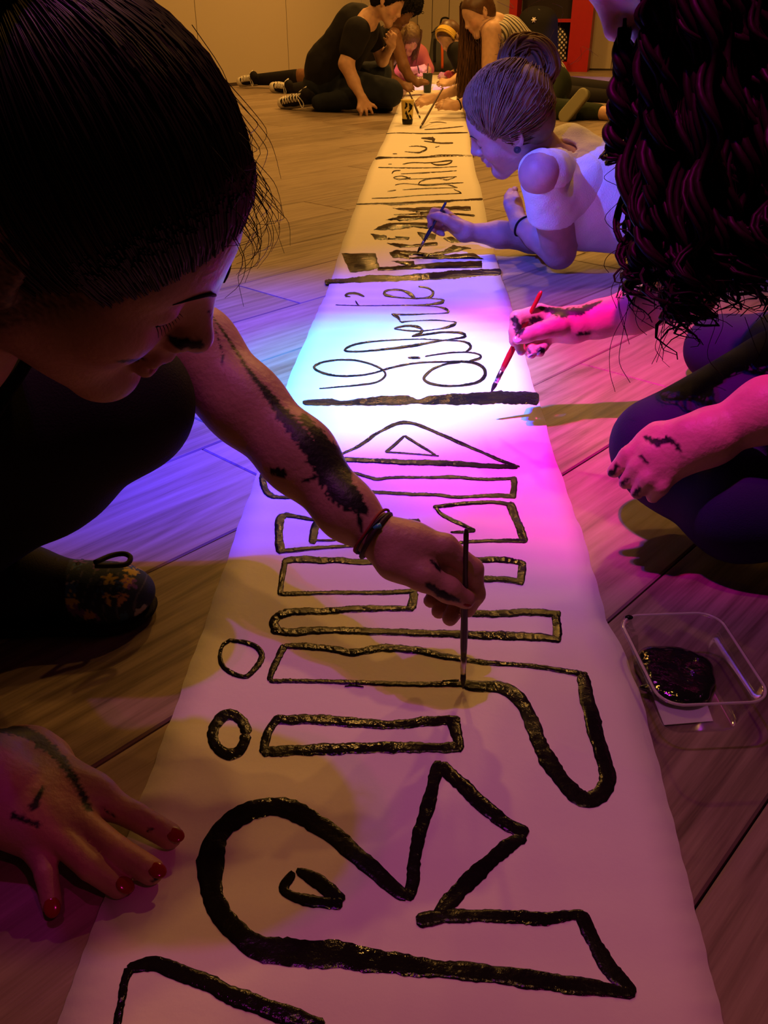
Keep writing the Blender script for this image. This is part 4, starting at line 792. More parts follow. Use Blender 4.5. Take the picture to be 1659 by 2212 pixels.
for i, (x0_, y0_, x1_, y1_, th, tc_) in enumerate([(1345, 60, 1322, 395, .95, 1.7), (1352, 40, 1336, 400, .8, 1.4), (1348, 90, 1345, 300, .9, .3), (1395, 150, 1398, 420, .5, .4), (1420, 300, 1352, 520, .35, .8), (1440, 300, 1372, 690, .9, 1.6), (1470, 300, 1445, 752, 1.1, 1.6), (1500, 300, 1470, 745, .9, 1.5), (1600, 300, 1605, 690, 1.1, 1.6), (1570, 300, 1560, 670, .8, 1.6), (1500, 400, 1520, 752, .5, 1.8), (1400, 400, 1356, 640, .7, 2.0)]):
    ringlet(V(x0_, y0_, .98), V(x1_, y1_, 1.06), .0065, .011, 3.6, 900+i, th, tc_)
for i in range(90):                                # loose single hairs
    x = rg.uniform(1330, 1650); y = rg.uniform(50, 700); x = max(x, 1345 if y < 450 else 1360); L_ = rg.uniform(60, 200); s_ = rg.normal()*30-10
    q = [V(x, y, 1.04), V(x+s_*.6+rg.normal()*12, y+L_*.4, 1.04), V(x+s_, y+L_*.75, 1.05), V(x+s_*.4+rg.normal()*15, y+L_, 1.05)]; mb.tube(spline(q, 14), .00045, 3, False)
mb.build('hair', 'haircurl', Bp)
rT = brush('paintbrush', V(1060, 849, 1.43), V(1170, 628, 1.345), 'redwood', 'red handled paintbrush held by the curly-haired girl above a thick black bar', .0042)
# ================================================================ C: girl lying on her front in a white cold-shoulder top
Cp = thing('person', (.5, 2.4, 0), 'girl with messy bun and white cold-shoulder top lying propped on her elbows, painting', 'person')
RC = np.stack([nrm((-.847, .216, -.485)), nrm((-.051, -.942, -.331)), (0, 0, 0)], 1); RC[:, 2] = nrm(np.cross(RC[:, 0], RC[:, 1])); RC[:, 1] = np.cross(RC[:, 2], RC[:, 0]); tC = np.array([.3091, 2.3242, .3659])
b = Body(); TC = head(b, RC, tC); nC = np.array([.445, 2.375, .245]); b.cone(TC(-.025, 0, -.05), nC, .048, .055, .03)
lC, rC = V(1168, 372, 2.09), np.array([.50, 2.54, .25]); b.cone(nC, lC, .050, .044, .015).cone(nC, rC, .052, .047, .03)
b.sph(V(1167, 373, 2.086), .0515, .012); eL = P(1208, 545, .052); wL = V(1121, 484, 2.36); b.chain([lC, (lC+eL)/2+np.array([.004, -.004, 0]), eL, eL*.45+wL*.55, wL], [.0475, .046, .042, .034, .022], .010)
hb = V(1108, 440, 2.40); b.cone(wL, hb, .022, .026, .015); b.chain([hb, V(1104, 424, 2.42), V(1112, 410, 2.44)], [.02, .013, .010], .01).chain([V(1100, 440, 2.39), V(1097, 425, 2.41), V(1103, 412, 2.42)], [.013, .010, .0085], .006).chain([V(1102, 450, 2.38), V(1096, 437, 2.385), V(1098, 426, 2.40)], [.013, .010, .0085], .006).chain([V(1106, 458, 2.38), V(1100, 450, 2.38), V(1099, 440, 2.385)], [.012, .009, .008], .006).chain([V(1114, 450, 2.38), V(1116, 432, 2.38), V(1114, 418, 2.40)], [.012, .010, .008], .006)
eR = P(1152, 512, .05); wR = V(1004, 501, 2.42); b.chain([rC, eR, eR*.5+wR*.5, wR], [.05, .042, .034, .021], .02)
hC = [[V(962, 460, 2.425), V(937, 457, 2.415), V(929, 470, 2.41), V(930, 483, 2.41)], [V(962, 470, 2.445), V(936, 474, 2.44), V(930, 487, 2.43), V(935, 495, 2.425)], [V(966, 480, 2.455), V(944, 487, 2.45), V(941, 497, 2.44), V(947, 502, 2.435)], [V(970, 488, 2.455), V(953, 496, 2.45), V(951, 503, 2.44), V(957, 506, 2.435)]]
for f, k in zip(hC, (1, 1, .95, .85)): b.cone(wR, f[0], .020, .0125*k, .016); b.chain(f, [.0125*k, .0105*k, .0092*k, .008*k], .004)
thC = [V(988, 490, 2.40), V(964, 474, 2.385), V(948, 467, 2.385), V(935, 466, 2.392)]; b.chain(thC, [.017, .0125, .011, .0088], .008)
ch, wa, hp = np.array([.52, 2.41, .18]), np.array([.74, 2.37, .13]), np.array([.98, 2.36, .12]); b.cone(ch, wa, .115, .092, .05).cone(wa, hp, .092, .12, .05)
b.plane((0, 0, .004), (0, 0, -1))
smC = paint_px([(((954, 452), (960, 458)), (7, 6))])
bC = b; b.build('body', .0042, 'skin', Cp, skin_col((.46, .25, .24), TC, 1.0, (.50, .20, .20), smC))
def cloth_wob(a, f):
    return lambda v: v+np.stack([hsh(v*f+3), hsh(v*f+11), hsh(v*f*1.1-5)], 1)*a
to = Body(); to.cone(ch, wa+np.array([-.02, 0, 0]), .129, .106, .06).cone(nC+np.array([.03, .01, -.03]), ch, .07, .122, .05).cone(lC+np.array([.02, .01, -.005]), rC, .052, .053, .03)
for k in range(9):                                 # creases running from armpit to waist
    a0 = ch+np.array([-.03+.03*k, -.125+.004*k, .05-.03*(k % 4)]); to.cone(a0, a0+np.array([.10, .03, -.075+.01*(k % 3)]), .006, .002, .014, 's' if k % 2 else 'u')
hc = V(1160, 380, 2.035); to.cone(V(1228, 332, 2.3), V(1400, 455, 2.3), .074, .066, .03); to.cone(nC+np.array([-.005, -.01, .0]), lC, .0535, .0535, .006); to.sph(hc, .053, .003, 's')
to.cone(TC(.0, 0, -.08), nC+np.array([.0, 0, .02]), .056, .058, .004, 's')
to.plane(wa+np.array([-.01, 0, 0]), (.93, -.10, -.32), .004).plane((0, 0, .004), (0, 0, -1))
ax = nrm(eL-lC); AL = np.linalg.norm(eL-lC)
sl = Body(); sl.cone(lC+ax*AL*.12, lC+ax*AL*.66, .0535, .059, .006).cone(lC+ax*AL*.35+np.array([.02, .02, 0]), ch+np.array([-.02, -.05, .03]), .05, .09, .03).plane(lC+ax*AL*.54, ax+np.array([-.25, 0, -.1]), .003).sph(hc, .053, .003, 's')
shirt = merge([to, sl], .005, 'cold_shoulder_top', 'white', Cp, cloth_wob(.0016, 28))
st = Body().cone(hp+np.array([-.12, 0, -.005]), hp+np.array([.05, 0, 0]), .125, .135, .04).cone(hp+np.array([.05, .09, -.02]), np.array([1.42, 2.52, .08]), .10, .062, .04).cone(hp+np.array([.05, -.08, -.02]), np.array([1.42, 2.28, .08]), .10, .062, .04).cone(np.array([1.42, 2.52, .07]), np.array([1.82, 2.58, .06]), .06, .04).cone(np.array([1.42, 2.28, .07]), np.array([1.82, 2.22, .06]), .06, .04).plane((0, 0, .004), (0, 0, -1)).plane(hp+np.array([-.10, 0, 0]), (-1, 0, 0))
merge([st], .012, 'trousers', 'dark', Cp)
capC, _ = hair_cap(RC, tC, 1.0, ((.066, 0, .068), (.86, 0, -.52))); bunc = V(1134, 148, 2.12)
Rb = frame(np.array([-.2, -1, .2]), np.array([.1, 0, 1])); capC.ell(bunc, (.056, .048, .046), None, .02).ell(TC(-.045, 0, .04), (.066, .078, .074), RC, .02)
rg = np.random.default_rng(8)
hv, hf = capC.mesh(.0045); mb = MB(); mb.v = [tuple(p) for p in hv]; mb.f = [tuple(q) for q in hf]
bl = RC.T@(bunc-tC)
strands(mb, RC, tC, 1.0, 1500, bl*.86, ((.066, 0, .068), (.86, 0, -.52)), .0013, (0, .006), 4, 12, 1.06)
babyhair(mb, bC, capC, RC, tC, ((.066, 0, .068), (.86, 0, -.52)), 600, 10)
for k in range(110):                                # twisted loops of the bun
    th0 = rg.uniform(0, 6.28); r1 = rg.uniform(.022, .070); tilt = rg.normal(size=3)*.35; a = th0+np.linspace(0, rg.uniform(2.4, 4.8), 22)
    q = np.stack([np.cos(a)*r1*1.05, np.sin(a*1.0)*r1*.45-rg.uniform(-.3, 1)*.040, np.sin(a)*r1*.85+.012*np.cos(2*a+k)], 1)@np.array(Matrix.Rotation(rg.normal()*.7, 3, 'Y')).T
    for j in range(5): mb.tube(bunc+np.array([.005, 0, .004])+q+rg.normal(size=3)*.003, .0048*np.sin(np.linspace(.25, 2.9, 22)), 4, False)
for k in range(34):                                # stray hairs around the bun and nape
    a0 = bunc+rg.normal(size=3)*np.array([.05, .03, .045]); d = nrm(a0-tC+rg.normal(size=3)*.1); q = [a0, a0+d*.02, a0+d*.035+rg.normal(size=3)*.012, a0+d*.045+rg.normal(size=3)*.018+np.array([0, 0, -.01])]; mb.tube(spline(q, 8), .0004, 3, False)
mb.build('hair', 'hairlight', Cp)
brows(bC, TC, Cp, .8)
gp = TC(.0, .0845, -.031); torus(MB(), gp, RC@np.array([.1, 1, .0]), .0065, .0024).ell(gp, (.0065, .0065, .0025), np.array(Vector(RC@np.array([.1, 1, 0])).to_track_quat('Z', 'Y').to_matrix()), 8).build('ear_plug', 'gauge', Cp)
axw = nrm(wL-eL); torus(MB(), wL+axw*-.012, axw, .0275, .0030, 26, 8, .001).build('hair_tie', 'black', Cp)
brush('paintbrush', P(901, 547, .008), V(964, 436, 2.37), 'bluewood', 'dark blue paintbrush in the hand of the girl in the white top', .0045)
# ================================================================ props on the near floor
tubc = np.array([.302, .672, 0]); tub = thing('paint_tub', tubc, 'clear plastic tub holding wet black paint on the floor right of the banner', 'tub')
def rrect(hx, hy, r, z, n=7, rot=0.06):
    o = []
    for cx, cy, a0 in ((hx-r, hy-r, 0), (-hx+r, hy-r, 90), (-hx+r, -hy+r, 180), (hx-r, -hy+r, 270)):
        for k in range(n):
            a = math.radians(a0+90*k/(n-1)); x, y = cx+r*math.cos(a), cy+r*math.sin(a); o.append((tubc[0]+x*math.cos(rot)-y*math.sin(rot), tubc[1]+x*math.sin(rot)+y*math.cos(rot), z))
    return o
def loft(rings_, cap=True):
    m = MB(); n = len(rings_[0]); m.v = [p for r_ in rings_ for p in r_]; m.f = [(i*n+j, i*n+(j+1) % n, (i+1)*n+(j+1) % n, (i+1)*n+j) for i in range(len(rings_)-1) for j in range(n)]
    if cap: m.f.append(tuple(range(n-1, -1, -1)))
    return m
loft([rrect(.034, .053, .014, .0022), rrect(.037, .056, .016, .004), rrect(.040, .059, .018, .012), rrect(.0445, .0625, .020, .030), rrect(.0495, .066, .021, .050), rrect(.0545, .0705, .024, .0515), rrect(.0548, .0708, .024, .0505)]).build('tub_wall', 'clear', tub)
rr_ = rrect(.0525, .0685, .023, .0512, 9); rim = MB().tube(np.array(rr_+rr_[:2]), .0014, 8, False); rim.build('tub_rim', 'rim', tub)
lab = [P(1408, 1500, .001), P(1520, 1500, .001), P(1540, 1558, .001), P(1434, 1567, .001)]; lv = [tuple(p) for p in lab]+[tuple(p+np.array([0, 0, .0006])) for p in lab]
mesh_obj('label', lv, [(0, 1, 2, 3), (7, 6, 5, 4)]+[(i, (i+1) % 4, 4+(i+1) % 4, 4+i) for i in range(4)], 'label', tub, False)['label'] = 'blank white label under the clear tub base'
pb = Body(); rg = np.random.default_rng(31)
for x, y, r_ in ((1408, 1440, .019), (1440, 1425, .021), (1480, 1430, .020), (1502, 1465, .020), (1496, 1495, .017), (1460, 1482, .022), (1426, 1472, .019), (1446, 1502, .013), (1478, 1506, .013), (1408, 1420, .012), (1510, 1440, .013)): pb.ell(P(x, y, .006), (r_, r_, .007), None, .010)
for k in range(70):
    p = P(rg.uniform(1400, 1508), rg.uniform(1416, 1502), .0105); a = rg.uniform(0, 3.14); L_ = rg.uniform(.003, .010); pb.cone(p, p+np.array([math.cos(a)*L_, math.sin(a)*L_, .001*rg.normal()]), .0032*rg.uniform(.6, 1.4), .0020, .003)
pb.plane((0, 0, .0046), (0, 0, -1)); v_, f_ = pb.mesh(.0013); wetp = mat('wet_black_paint_pool', (.008, .007, .008), .06, .7, bump=.12, bscale=110); mesh_obj('paint_pool', v_, f_, wetp, tub)
MB().ell(np.array(rr_[12])+np.array([0, 0, .0008]), (.0045, .0035, .0022), None, 6).build('paint_blot', 'paint', tub)
# cups in the distance
def cup(name, base, rb, rt, hh, m, label, cat='cup', smear=None):
    t = thing(name, base, label, cat); MB().lathe([(.001, .002), (rb, .002), (rb+.001, .006), (rt, hh), (rt+.002, hh+.001), (rt+.001, hh+.003), (rt-.002, hh), (rb-.002, .01), (.001, .008)], 24, base).build('cup_body', m, t)
    if smear:
        rg = np.random.default_rng(3); k = 0
        MB().lathe([(rb+.0012, .003), (rb+.0022+(rt-rb)*.16, hh*.16), (rb+.0018+(rt-rb)*.24, hh*.24)], 24, base).build('paint_smear', 'paint', t)
        for a0, z0, L_ in smear:
            z = np.linspace(z0, z0+L_, 8); r_ = rb+(rt-rb)*z/hh+.0012; a = a0+.25*np.sin(z*90+a0); MB().tube(np.stack([np.cos(a)*r_, np.sin(a)*r_, z], 1)+np.asarray(base), np.array([.002, .006, .004, .008, .005, .009, .004, .002]), 6, True, .3, (0, -1, 0)).build('paint_smear', 'paint', t)
    return t
cup('paint_cup', P(880, 269, .005), .029, .040, .135, 'yellowcup', 'yellow plastic cup with black paint smears standing on the banner', 'cup', [(-1.6, .03, .05), (-1.2, .07, .05), (-2.0, .09, .035), (-1.4, .09, .03), (-1.75, .02, .04), (-1.0, .03, .03)])
cup('paint_cup', P(923, 200, .005), .030, .042, .145, 'darkcup', 'dark cup farther back on the banner with a brush hand above it', 'cup')
# ================================================================ bags by the back wall
gb = PD(955, 160, 11.45); gb[2] = 0; gbag = thing('backpack', gb, 'tall grey backpack with an orange strap standing by the back wall', 'backpack')
g = Body().cone(gb+np.array([-.03, 0, .11]), gb+np.array([-.02, 0, .36]), .135, .115, .05).cone(gb+np.array([.07, 0, .11]), gb+np.array([.05, 0, .36]), .135, .115, .05).cone(gb+np.array([.02, -.09, .13]), gb+np.array([.02, -.09, .24]), .09, .08, .03).plane((0, 0, .002), (0, 0, -1)); merge([g], .014, 'bag_body', 'grey', gbag)
MB().tube(spline([gb+np.array([-.04, -.02, .47]), gb+np.array([-.02, -.02, .54]), gb+np.array([.05, -.02, .54]), gb+np.array([.07, -.02, .47])], 14), .010, 6).build('handle', 'black', gbag)
MB().tube(spline([gb+np.array([-.02, -.13, .44]), gb+np.array([-.02, -.165, .30]), gb+np.array([-.015, -.185, .18]), gb+np.array([-.01, -.17, .04])], 14), .016, 6, True, .35, (0, -1, 0)).build('strap', 'orange', gbag)
MB().tube(spline([gb+np.array([-.14, -.07, .40]), gb+np.array([-.03, -.14, .43]), gb+np.array([.11, -.10, .41])], 12), .006, 5).build('zip', 'black', gbag)
MB().tube(spline([gb+np.array([-.10, -.135, .34]), gb+np.array([-.105, -.145, .25]), gb+np.array([-.10, -.15, .10])], 10), .018, 6, True, .3, (0, -1, 0)).build('webbing', 'black', gbag)
kb = PD(1153, 161, 10.2); kb[2] = 0; kbag = thing('backpack', kb, 'black rounded backpack with a small white star emblem before the red cabinet', 'backpack')
g = Body().cone(kb+np.array([-.05, 0, .16]), kb+np.array([-.05, 0, .50]), .17, .155, .05).cone(kb+np.array([.07, 0, .16]), kb+np.array([.05, 0, .50]), .17, .155, .05).cone(kb+np.array([0, -.11, .16]), kb+np.array([0, -.11, .30]), .11, .10, .03).plane((0, 0, .002), (0, 0, -1)); merge([g], .014, 'bag_body', 'black', kbag)
MB().tube(spline([kb+np.array([.10, -.13, .16]), kb+np.array([.115, -.13, .40]), kb+np.array([.08, -.10, .56]), kb+np.array([-.02, -.10, .63])], 18), .005, 5).build('piping', 'grey', kbag)
mb = MB()
for k in range(3):
    a = math.pi*k/3; d = np.array([math.cos(a), 0, math.sin(a)])*.026; c = kb+np.array([-.065, -.158, .535]); mb.tube([c-d, c, c+d], [.004, .009, .004], 6)
mb.build('emblem', 'label', kbag)
# ================================================================ the painters at the far end
def sneaker(parent, heel, toe, up, W_=.040):
    d = nrm(toe-heel); L_ = np.linalg.norm(toe-heel); u = np.asarray(up, float); u = nrm(u-d*(u@d)); s_ = np.cross(u, d); q = lambda x, y, z: heel+d*x*L_+s_*y+u*z; R = np.stack([d, s_, u], 1)
    bd = Body().cone(q(.15, 0, .045), q(.55, 0, .045), W_*.95, W_*.95, .02).cone(q(.55, 0, .045), q(.88, 0, .032), W_*.9, W_*.75, .02).cone(q(.12, 0, .05), q(.10, 0, .115), W_*.95, W_*.9, .02)
    v, f = bd.mesh(.007); o = mesh_obj('shoe', v, f, 'black', parent)
    MB().ell(q(.88, 0, .028), (.040, W_*.98, .036), R, 8).build('toe_cap', 'rubber', o)
    s2_ = Body().cone(q(.12, 0, .008), q(.88, 0, .008), W_*1.02, W_*1.0, .01).plane(q(0, 0, .022), u).plane(q(0, 0, -.003), -u); v, f = s2_.mesh(.006); mesh_obj('sole', v, f, 'rubber', o)
    mb = MB()
    for k in range(6):
        x = .36+.075*k; z = .045+W_*(.98-.05*k*(k > 3)); mb.tube([q(x, -.028, z-.010), q(x+.03, 0, z+.004), q(x+.06, .028, z-.010)], .0042, 5).tube([q(x+.06, -.028, z-.010), q(x+.03, 0, z+.006), q(x, .028, z-.010)], .0042, 5)
    mb.tube(spline([q(.34, 0, .09), q(.22, -.05, .085), q(.24, -.075, .06), q(.34, -.03, .088)], 12), .0036, 5).tube(spline([q(.34, 0, .09), q(.2, .05, .085), q(.25, .075, .07), q(.34, .02, .088)], 12), .0036, 5)
    mb.build('shoelace', 'lace', o); return o
def far_hand(b, w_, tip, k, s=1.0, splay=.018):
    d = nrm(tip-w_); L_ = np.linalg.norm(tip-w_); n = np.asarray(k, float); n = nrm(n-d*(n@d)); l = np.cross(n, d)
    for i, (o, le) in enumerate(((-.030, .86), (-.010, 1.0), (.010, .98), (.028, .82))):
        m = w_+d*L_*.48+l*o*s; t_ = w_+d*L_*le+l*(o*1.0+splay*(i-1.5))*s-n*.012*s; b.cone(w_, m, .022*s, .0135*s, .016); b.chain([m, (m+t_)/2+n*.010*s, t_], [.0125*s, .0105*s, .008*s], .005)
    b.chain([w_+d*L_*.12-l*.02*s, w_+d*L_*.42-l*.052*s, w_+d*L_*.62-l*.050*s-n*.01], [.018*s, .012*s, .009*s], .01)
Q = PD
# D: black T-shirt, crouching on the left of the banner
D_ = thing('person', Q(740, 236, 6.75)*np.array([1, 1, 0]), 'dark-haired person in black T-shirt crouching left of the banner, one bare arm straight down', 'person')
b = Body(); Rd = frame((.80, -.30, -.52), (.45, -.05, .9)); td = Q(838, 6, 6.62); Td = head(b, Rd, td, 1.0, fine=False)
nk = Q(792, 46, 6.68); b.cone(Td(-.03, 0, -.05), nk, .052, .058, .03); shd, shf = Q(768, 72, 6.52), Q(800, 62, 6.92); b.cone(nk, shd, .058, .06, .04).cone(nk, shf, .058, .055, .04)
wd = Q(782, 212, 6.42); b.chain([shd, Q(748, 138, 6.48), Q(764, 176, 6.46), wd], [.062, .050, .040, .027], .02); far_hand(b, wd, P(800, 247, .008), (.1, -.75, .6), 1.05, .022)
b.chain([shf, Q(826, 130, 6.95), Q(846, 98, 6.85)], [.05, .042, .028], .02); far_hand(b, Q(846, 98, 6.85), Q(838, 72, 6.80), (.4, -.9, .1), .95, .006)
b.cone(Q(766, 66, 6.75), Q(712, 150, 6.85), .13, .14, .05)
b.build('body', .0075, 'skin', D_, skin_col((.60, .36, .24), Td, 1.0, (.42, .16, .14)))
tt = Body().cone(Q(770, 62, 6.76), Q(715, 148, 6.87), .150, .172, .08).cone(Q(715, 148, 6.87), Q(705, 190, 6.88), .170, .16, .06).cone(shd+np.array([.01, .0, .01]), shd*.5+Q(748, 138, 6.48)*.5, .090, .078, .03).cone(shf, shf*.6+Q(826, 130, 6.95)*.4, .075, .07, .03).cone(nk+np.array([-.03, 0, -.03]), Q(770, 62, 6.76), .075, .14, .04)
tt.plane(shd*.42+Q(748, 138, 6.48)*.58, nrm(Q(748, 138, 6.48)-shd)*np.array([1, 1, 1]), .003) if False else None
merge([tt], .010, 't_shirt', 'black', D_, cloth_wob(.003, 16))
jn = Body().cone(Q(705, 185, 6.88), Q(842, 200, 6.52), .14, .085, .04).cone(Q(842, 202, 6.52), Q(690, 222, 6.65), .082, .055, .03).cone(Q(708, 185, 6.95), Q(820, 160, 7.05), .14, .085, .04).cone(Q(820, 160, 7.05), Q(815, 218, 6.85), .078, .052, .03).ell(Q(700, 190, 6.88), (.15, .17, .13), None, .05).plane((0, 0, .004), (0, 0, -1))
merge([jn], .010, 'jeans', 'jean', D_, cloth_wob(.003, 20))
sneaker(D_, Q(690, 216, 6.72)+np.array([0, 0, -.0]), Q(606, 228, 6.90)*np.array([1, 1, 0])+np.array([0, 0, .020]), (.05, -.9, .45))
bt = Body().cone(Q(805, 226, 6.78), Q(838, 232, 6.62), .045, .036, .03).cone(Q(812, 218, 6.82), Q(808, 226, 6.78), .05, .05, .02).plane((0, 0, .003), (0, 0, -1)); merge([bt], .008, 'boot', 'dark', D_)
hr = Body().ell(Td(-.016, 0, .045), (.112, .094, .100), Rd, .01).ell(Td(.03, 0, .085), (.075, .075, .05), Rd, .02).ell(Td(-.06, 0, -.01), (.06, .075, .07), Rd, .03).plane(Td(.072, 0, .045), Rd@nrm((.8, 0, -.6)), .006)
hv, hf = hr.mesh(.009); hv = hv+np.stack([hsh(hv*120), hsh(hv*120+5), hsh(hv*120+9)], 1)*.005; mb = MB(); mb.v = [tuple(p) for p in hv]; mb.f = [tuple(q) for q in hf]; mb.build('hair', 'hairblack', D_)
# E: large afro, sitting behind D with legs out to the left
E_ = thing('person', Q(800, 205, 8.3)*np.array([1, 1, 0]), 'dark-skinned person with large afro leaning to the banner behind the crouching one in black', 'person')
b = Body(); Re = frame((.55, -.45, -.65), (.5, -.2, .8)); te = Q(868, 22, 8.15); Te = head(b, Re, te, 1.0, fine=False); nk = Q(848, 62, 8.25); b.cone(Te(-.03, 0, -.05), nk, .05, .055, .03)
s1_, s2_ = Q(852, 78, 8.05), Q(830, 72, 8.45); b.cone(nk, s1_, .055, .055, .03).cone(nk, s2_, .055, .05, .03); we = Q(902, 180, 8.0); b.chain([s1_, Q(872, 142, 8.0), Q(884, 166, 8.0), we], [.055, .045, .037, .026], .02); far_hand(b, we, Q(922, 172, 8.15), (0, -.4, .9), 1.0, .004)
wf = Q(872, 184, 7.9); b.chain([s2_, Q(842, 165, 8.1), wf], [.05, .042, .026], .02); far_hand(b, wf, Q(896, 190, 7.9), (0, -.5, .85), 1.0, .006)
b.cone(Q(838, 110, 8.3), Q(800, 175, 8.45), .11, .13, .05); b.cone(Q(790, 185, 8.45), Q(650, 166, 8.65), .095, .066, .03).cone(Q(650, 166, 8.65), Q(556, 172, 8.9), .056, .04, .02).cone(Q(790, 190, 8.35), Q(690, 188, 8.3), .095, .066, .03).cone(Q(690, 188, 8.3), Q(628, 194, 8.3), .056, .04, .02).plane((0, 0, .004), (0, 0, -1))
b.build('body', .009, 'skin', E_, skin_col((.20, .095, .05), Te, 1.0, (.15, .05, .05)))
tk = Body().cone(Q(838, 100, 8.3), Q(800, 178, 8.45), .125, .145, .05).cone(s1_, s2_, .06, .06, .03).cone(Q(792, 188, 8.42), Q(690, 178, 8.55), .125, .085, .03).plane((0, 0, .004), (0, 0, -1)); merge([tk], .012, 'black_dress', 'black', E_)
sk = Body().cone(Q(640, 167, 8.66), Q(556, 172, 8.9), .066, .048, .02); sk2 = Body().cone(Q(690, 188, 8.3), Q(628, 194, 8.3), .068, .048, .02); merge([sk], .010, 'knee_sock', 'black', E_); merge([sk2], .010, 'knee_sock', 'black', E_)
sneaker(E_, Q(560, 176, 8.9), Q(516, 184, 9.02)*np.array([1, 1, 0])+np.array([.02, -.1, .035]), (.1, -.85, .5)); sneaker(E_, Q(632, 198, 8.3), Q(587, 196, 8.32)*np.array([1, 1, 0])+np.array([0, 0, .035]), (.1, -.85, .5))
hv, hf = Body().ell(Te(-.03, 0, .055), (.155, .16, .155), Re, .01).plane(Te(.07, 0, .03), Re@nrm((.85, 0, -.5)), .01).mesh(.011); hv = hv+np.stack([hsh(hv*90), hsh(hv*90+5), hsh(hv*90+9)], 1)*.010
mb = MB(); mb.v = [tuple(p) for p in hv]; mb.f = [tuple(q) for q in hf]; rg = np.random.default_rng(4)
for k in range(260):
    p = hv[rg.integers(len(hv))]; d = nrm(p-te); mb.tube(spline([p-d*.01, p+d*.008+rg.normal(size=3)*.006, p+d*.012+rg.normal(size=3)*.010], 5), .0022, 4)
mb.build('afro', 'hairblack', E_)
# F: fair hair, pink top
F_ = thing('person', Q(893, 160, 9.4)*np.array([1, 1, 0]), 'fair-haired person in a pink top farthest back on the left of the banner', 'person')
b = Body(); Rf = frame((.35, -.75, -.56), (.2, -.3, .9)); tf = Q(884, 84, 9.25); Tf = head(b, Rf, tf, 1.0, fine=False); nk = Q(884, 108, 9.4); b.cone(Tf(-.03, 0, -.05), nk, .05, .055, .03); s1_, s2_ = Q(868, 120, 9.3), Q(908, 118, 9.45); b.cone(nk, s1_, .055, .05, .03).cone(nk, s2_, .055, .05, .03)
wf = Q(904, 150, 9.05); b.chain([s1_, Q(872, 156, 9.15), wf], [.05, .042, .026], .02); far_hand(b, wf, Q(924, 144, 9.05), (0, -.5, .8), 1.0, .004); b.chain([s2_, Q(925, 150, 9.4), Q(918, 160, 9.2)], [.05, .042, .028], .02); far_hand(b, Q(918, 160, 9.2), Q(908, 166, 9.1), (0, -.3, .9), .9, .004); b.cone(Q(890, 122, 9.45), Q(868, 148, 9.5), .12, .12, .04)
b.build('body', .010, 'skin', F_, skin_col((.60, .38, .28), Tf, 1.0, (.45, .18, .17)))
merge([Body().cone(Q(890, 122, 9.45), Q(868, 150, 9.5), .138, .140, .05).cone(s1_, s2_, .066, .066, .03).cone(s2_, Q(925, 150, 9.4), .07, .06, .03).cone(Q(862, 158, 9.4), Q(845, 160, 9.1), .10, .07, .03).plane((0, 0, .004), (0, 0, -1))], .012, 'pink_top', 'pinkshirt', F_)
torus(MB(), wf, nrm(Q(924, 144, 9.05)-wf), .032, .006).build('bracelet', 'bracelet', F_)
cF, _ = hair_cap(Rf, tf, 1.08, ((.092, 0, .05), (.97, 0, -.22)))
for y in (-1, 1): cF.cone(Tf(-.01, y*.075, .04), Tf(.05, y*.075, -.15), .035, .03, .04)
cF.ell(Tf(-.055, 0, -.04), (.06, .09, .11), Rf, .04); hv, hf = cF.mesh(.009); mb = MB(); mb.v = [tuple(p) for p in hv+np.stack([hsh(hv*110), hsh(hv*110+4), hsh(hv*60)], 1)*.004]; mb.f = [tuple(q) for q in hf]
rg = np.random.default_rng(6)
for k in range(160):
    y = rg.choice((-1, 1))*rg.uniform(.02, .088); z = rg.uniform(.02, .12); x = rg.uniform(-.06, .06); s0 = Tf(x, y, z); mb.tube(spline([s0, s0*.5+Tf(x+.03, y*1.25, z-.1)*.5+np.array([0, 0, .01]), Tf(x+.03, y*1.2, -.12-.1*rg.random())+rg.normal(size=3)*.01], 9), .0045*np.linspace(1, .4, 9), 4, False)
mb.build('hair', 'blond', F_)
# G: headband, black clothes, legs stretched to the right
G_ = thing('person', Q(1060, 190, 8.2)*np.array([1, 1, 0]), 'person with a yellow headband and black clothes bent over the banner, behind the long-haired one', 'person')
b = Body(); Rg = frame((-.55, -.55, -.62), (-.5, -.2, .84)); tg = Q(972, 82, 8.5); Tg = head(b, Rg, tg, 1.0, fine=False); nk = Q(992, 100, 8.6); b.cone(Tg(-.03, 0, -.05), nk, .05, .055, .03); s1_, s2_ = Q(985, 112, 8.4), Q(1015, 108, 8.8); b.cone(nk, s1_, .055, .05, .03).cone(nk, s2_, .055, .05, .03)
wg = Q(972, 178, 8.1); b.chain([s1_, Q(1000, 160, 8.3), wg], [.05, .042, .026], .02); far_hand(b, wg, Q(945, 182, 8.05), (0, -.5, .8), 1.0, .004); wg2 = Q(968, 164, 8.6); b.chain([s2_, Q(1000, 150, 8.7), wg2], [.05, .042, .026], .02); far_hand(b, wg2, Q(948, 168, 8.55), (0, -.5, .8), 1.0, .004); b.cone(Q(1010, 118, 8.65), Q(1085, 165, 8.5), .11, .13, .05)
b.build('body', .010, 'skin', G_, skin_col((.60, .38, .26), Tg, 1.0, (.42, .16, .15)))
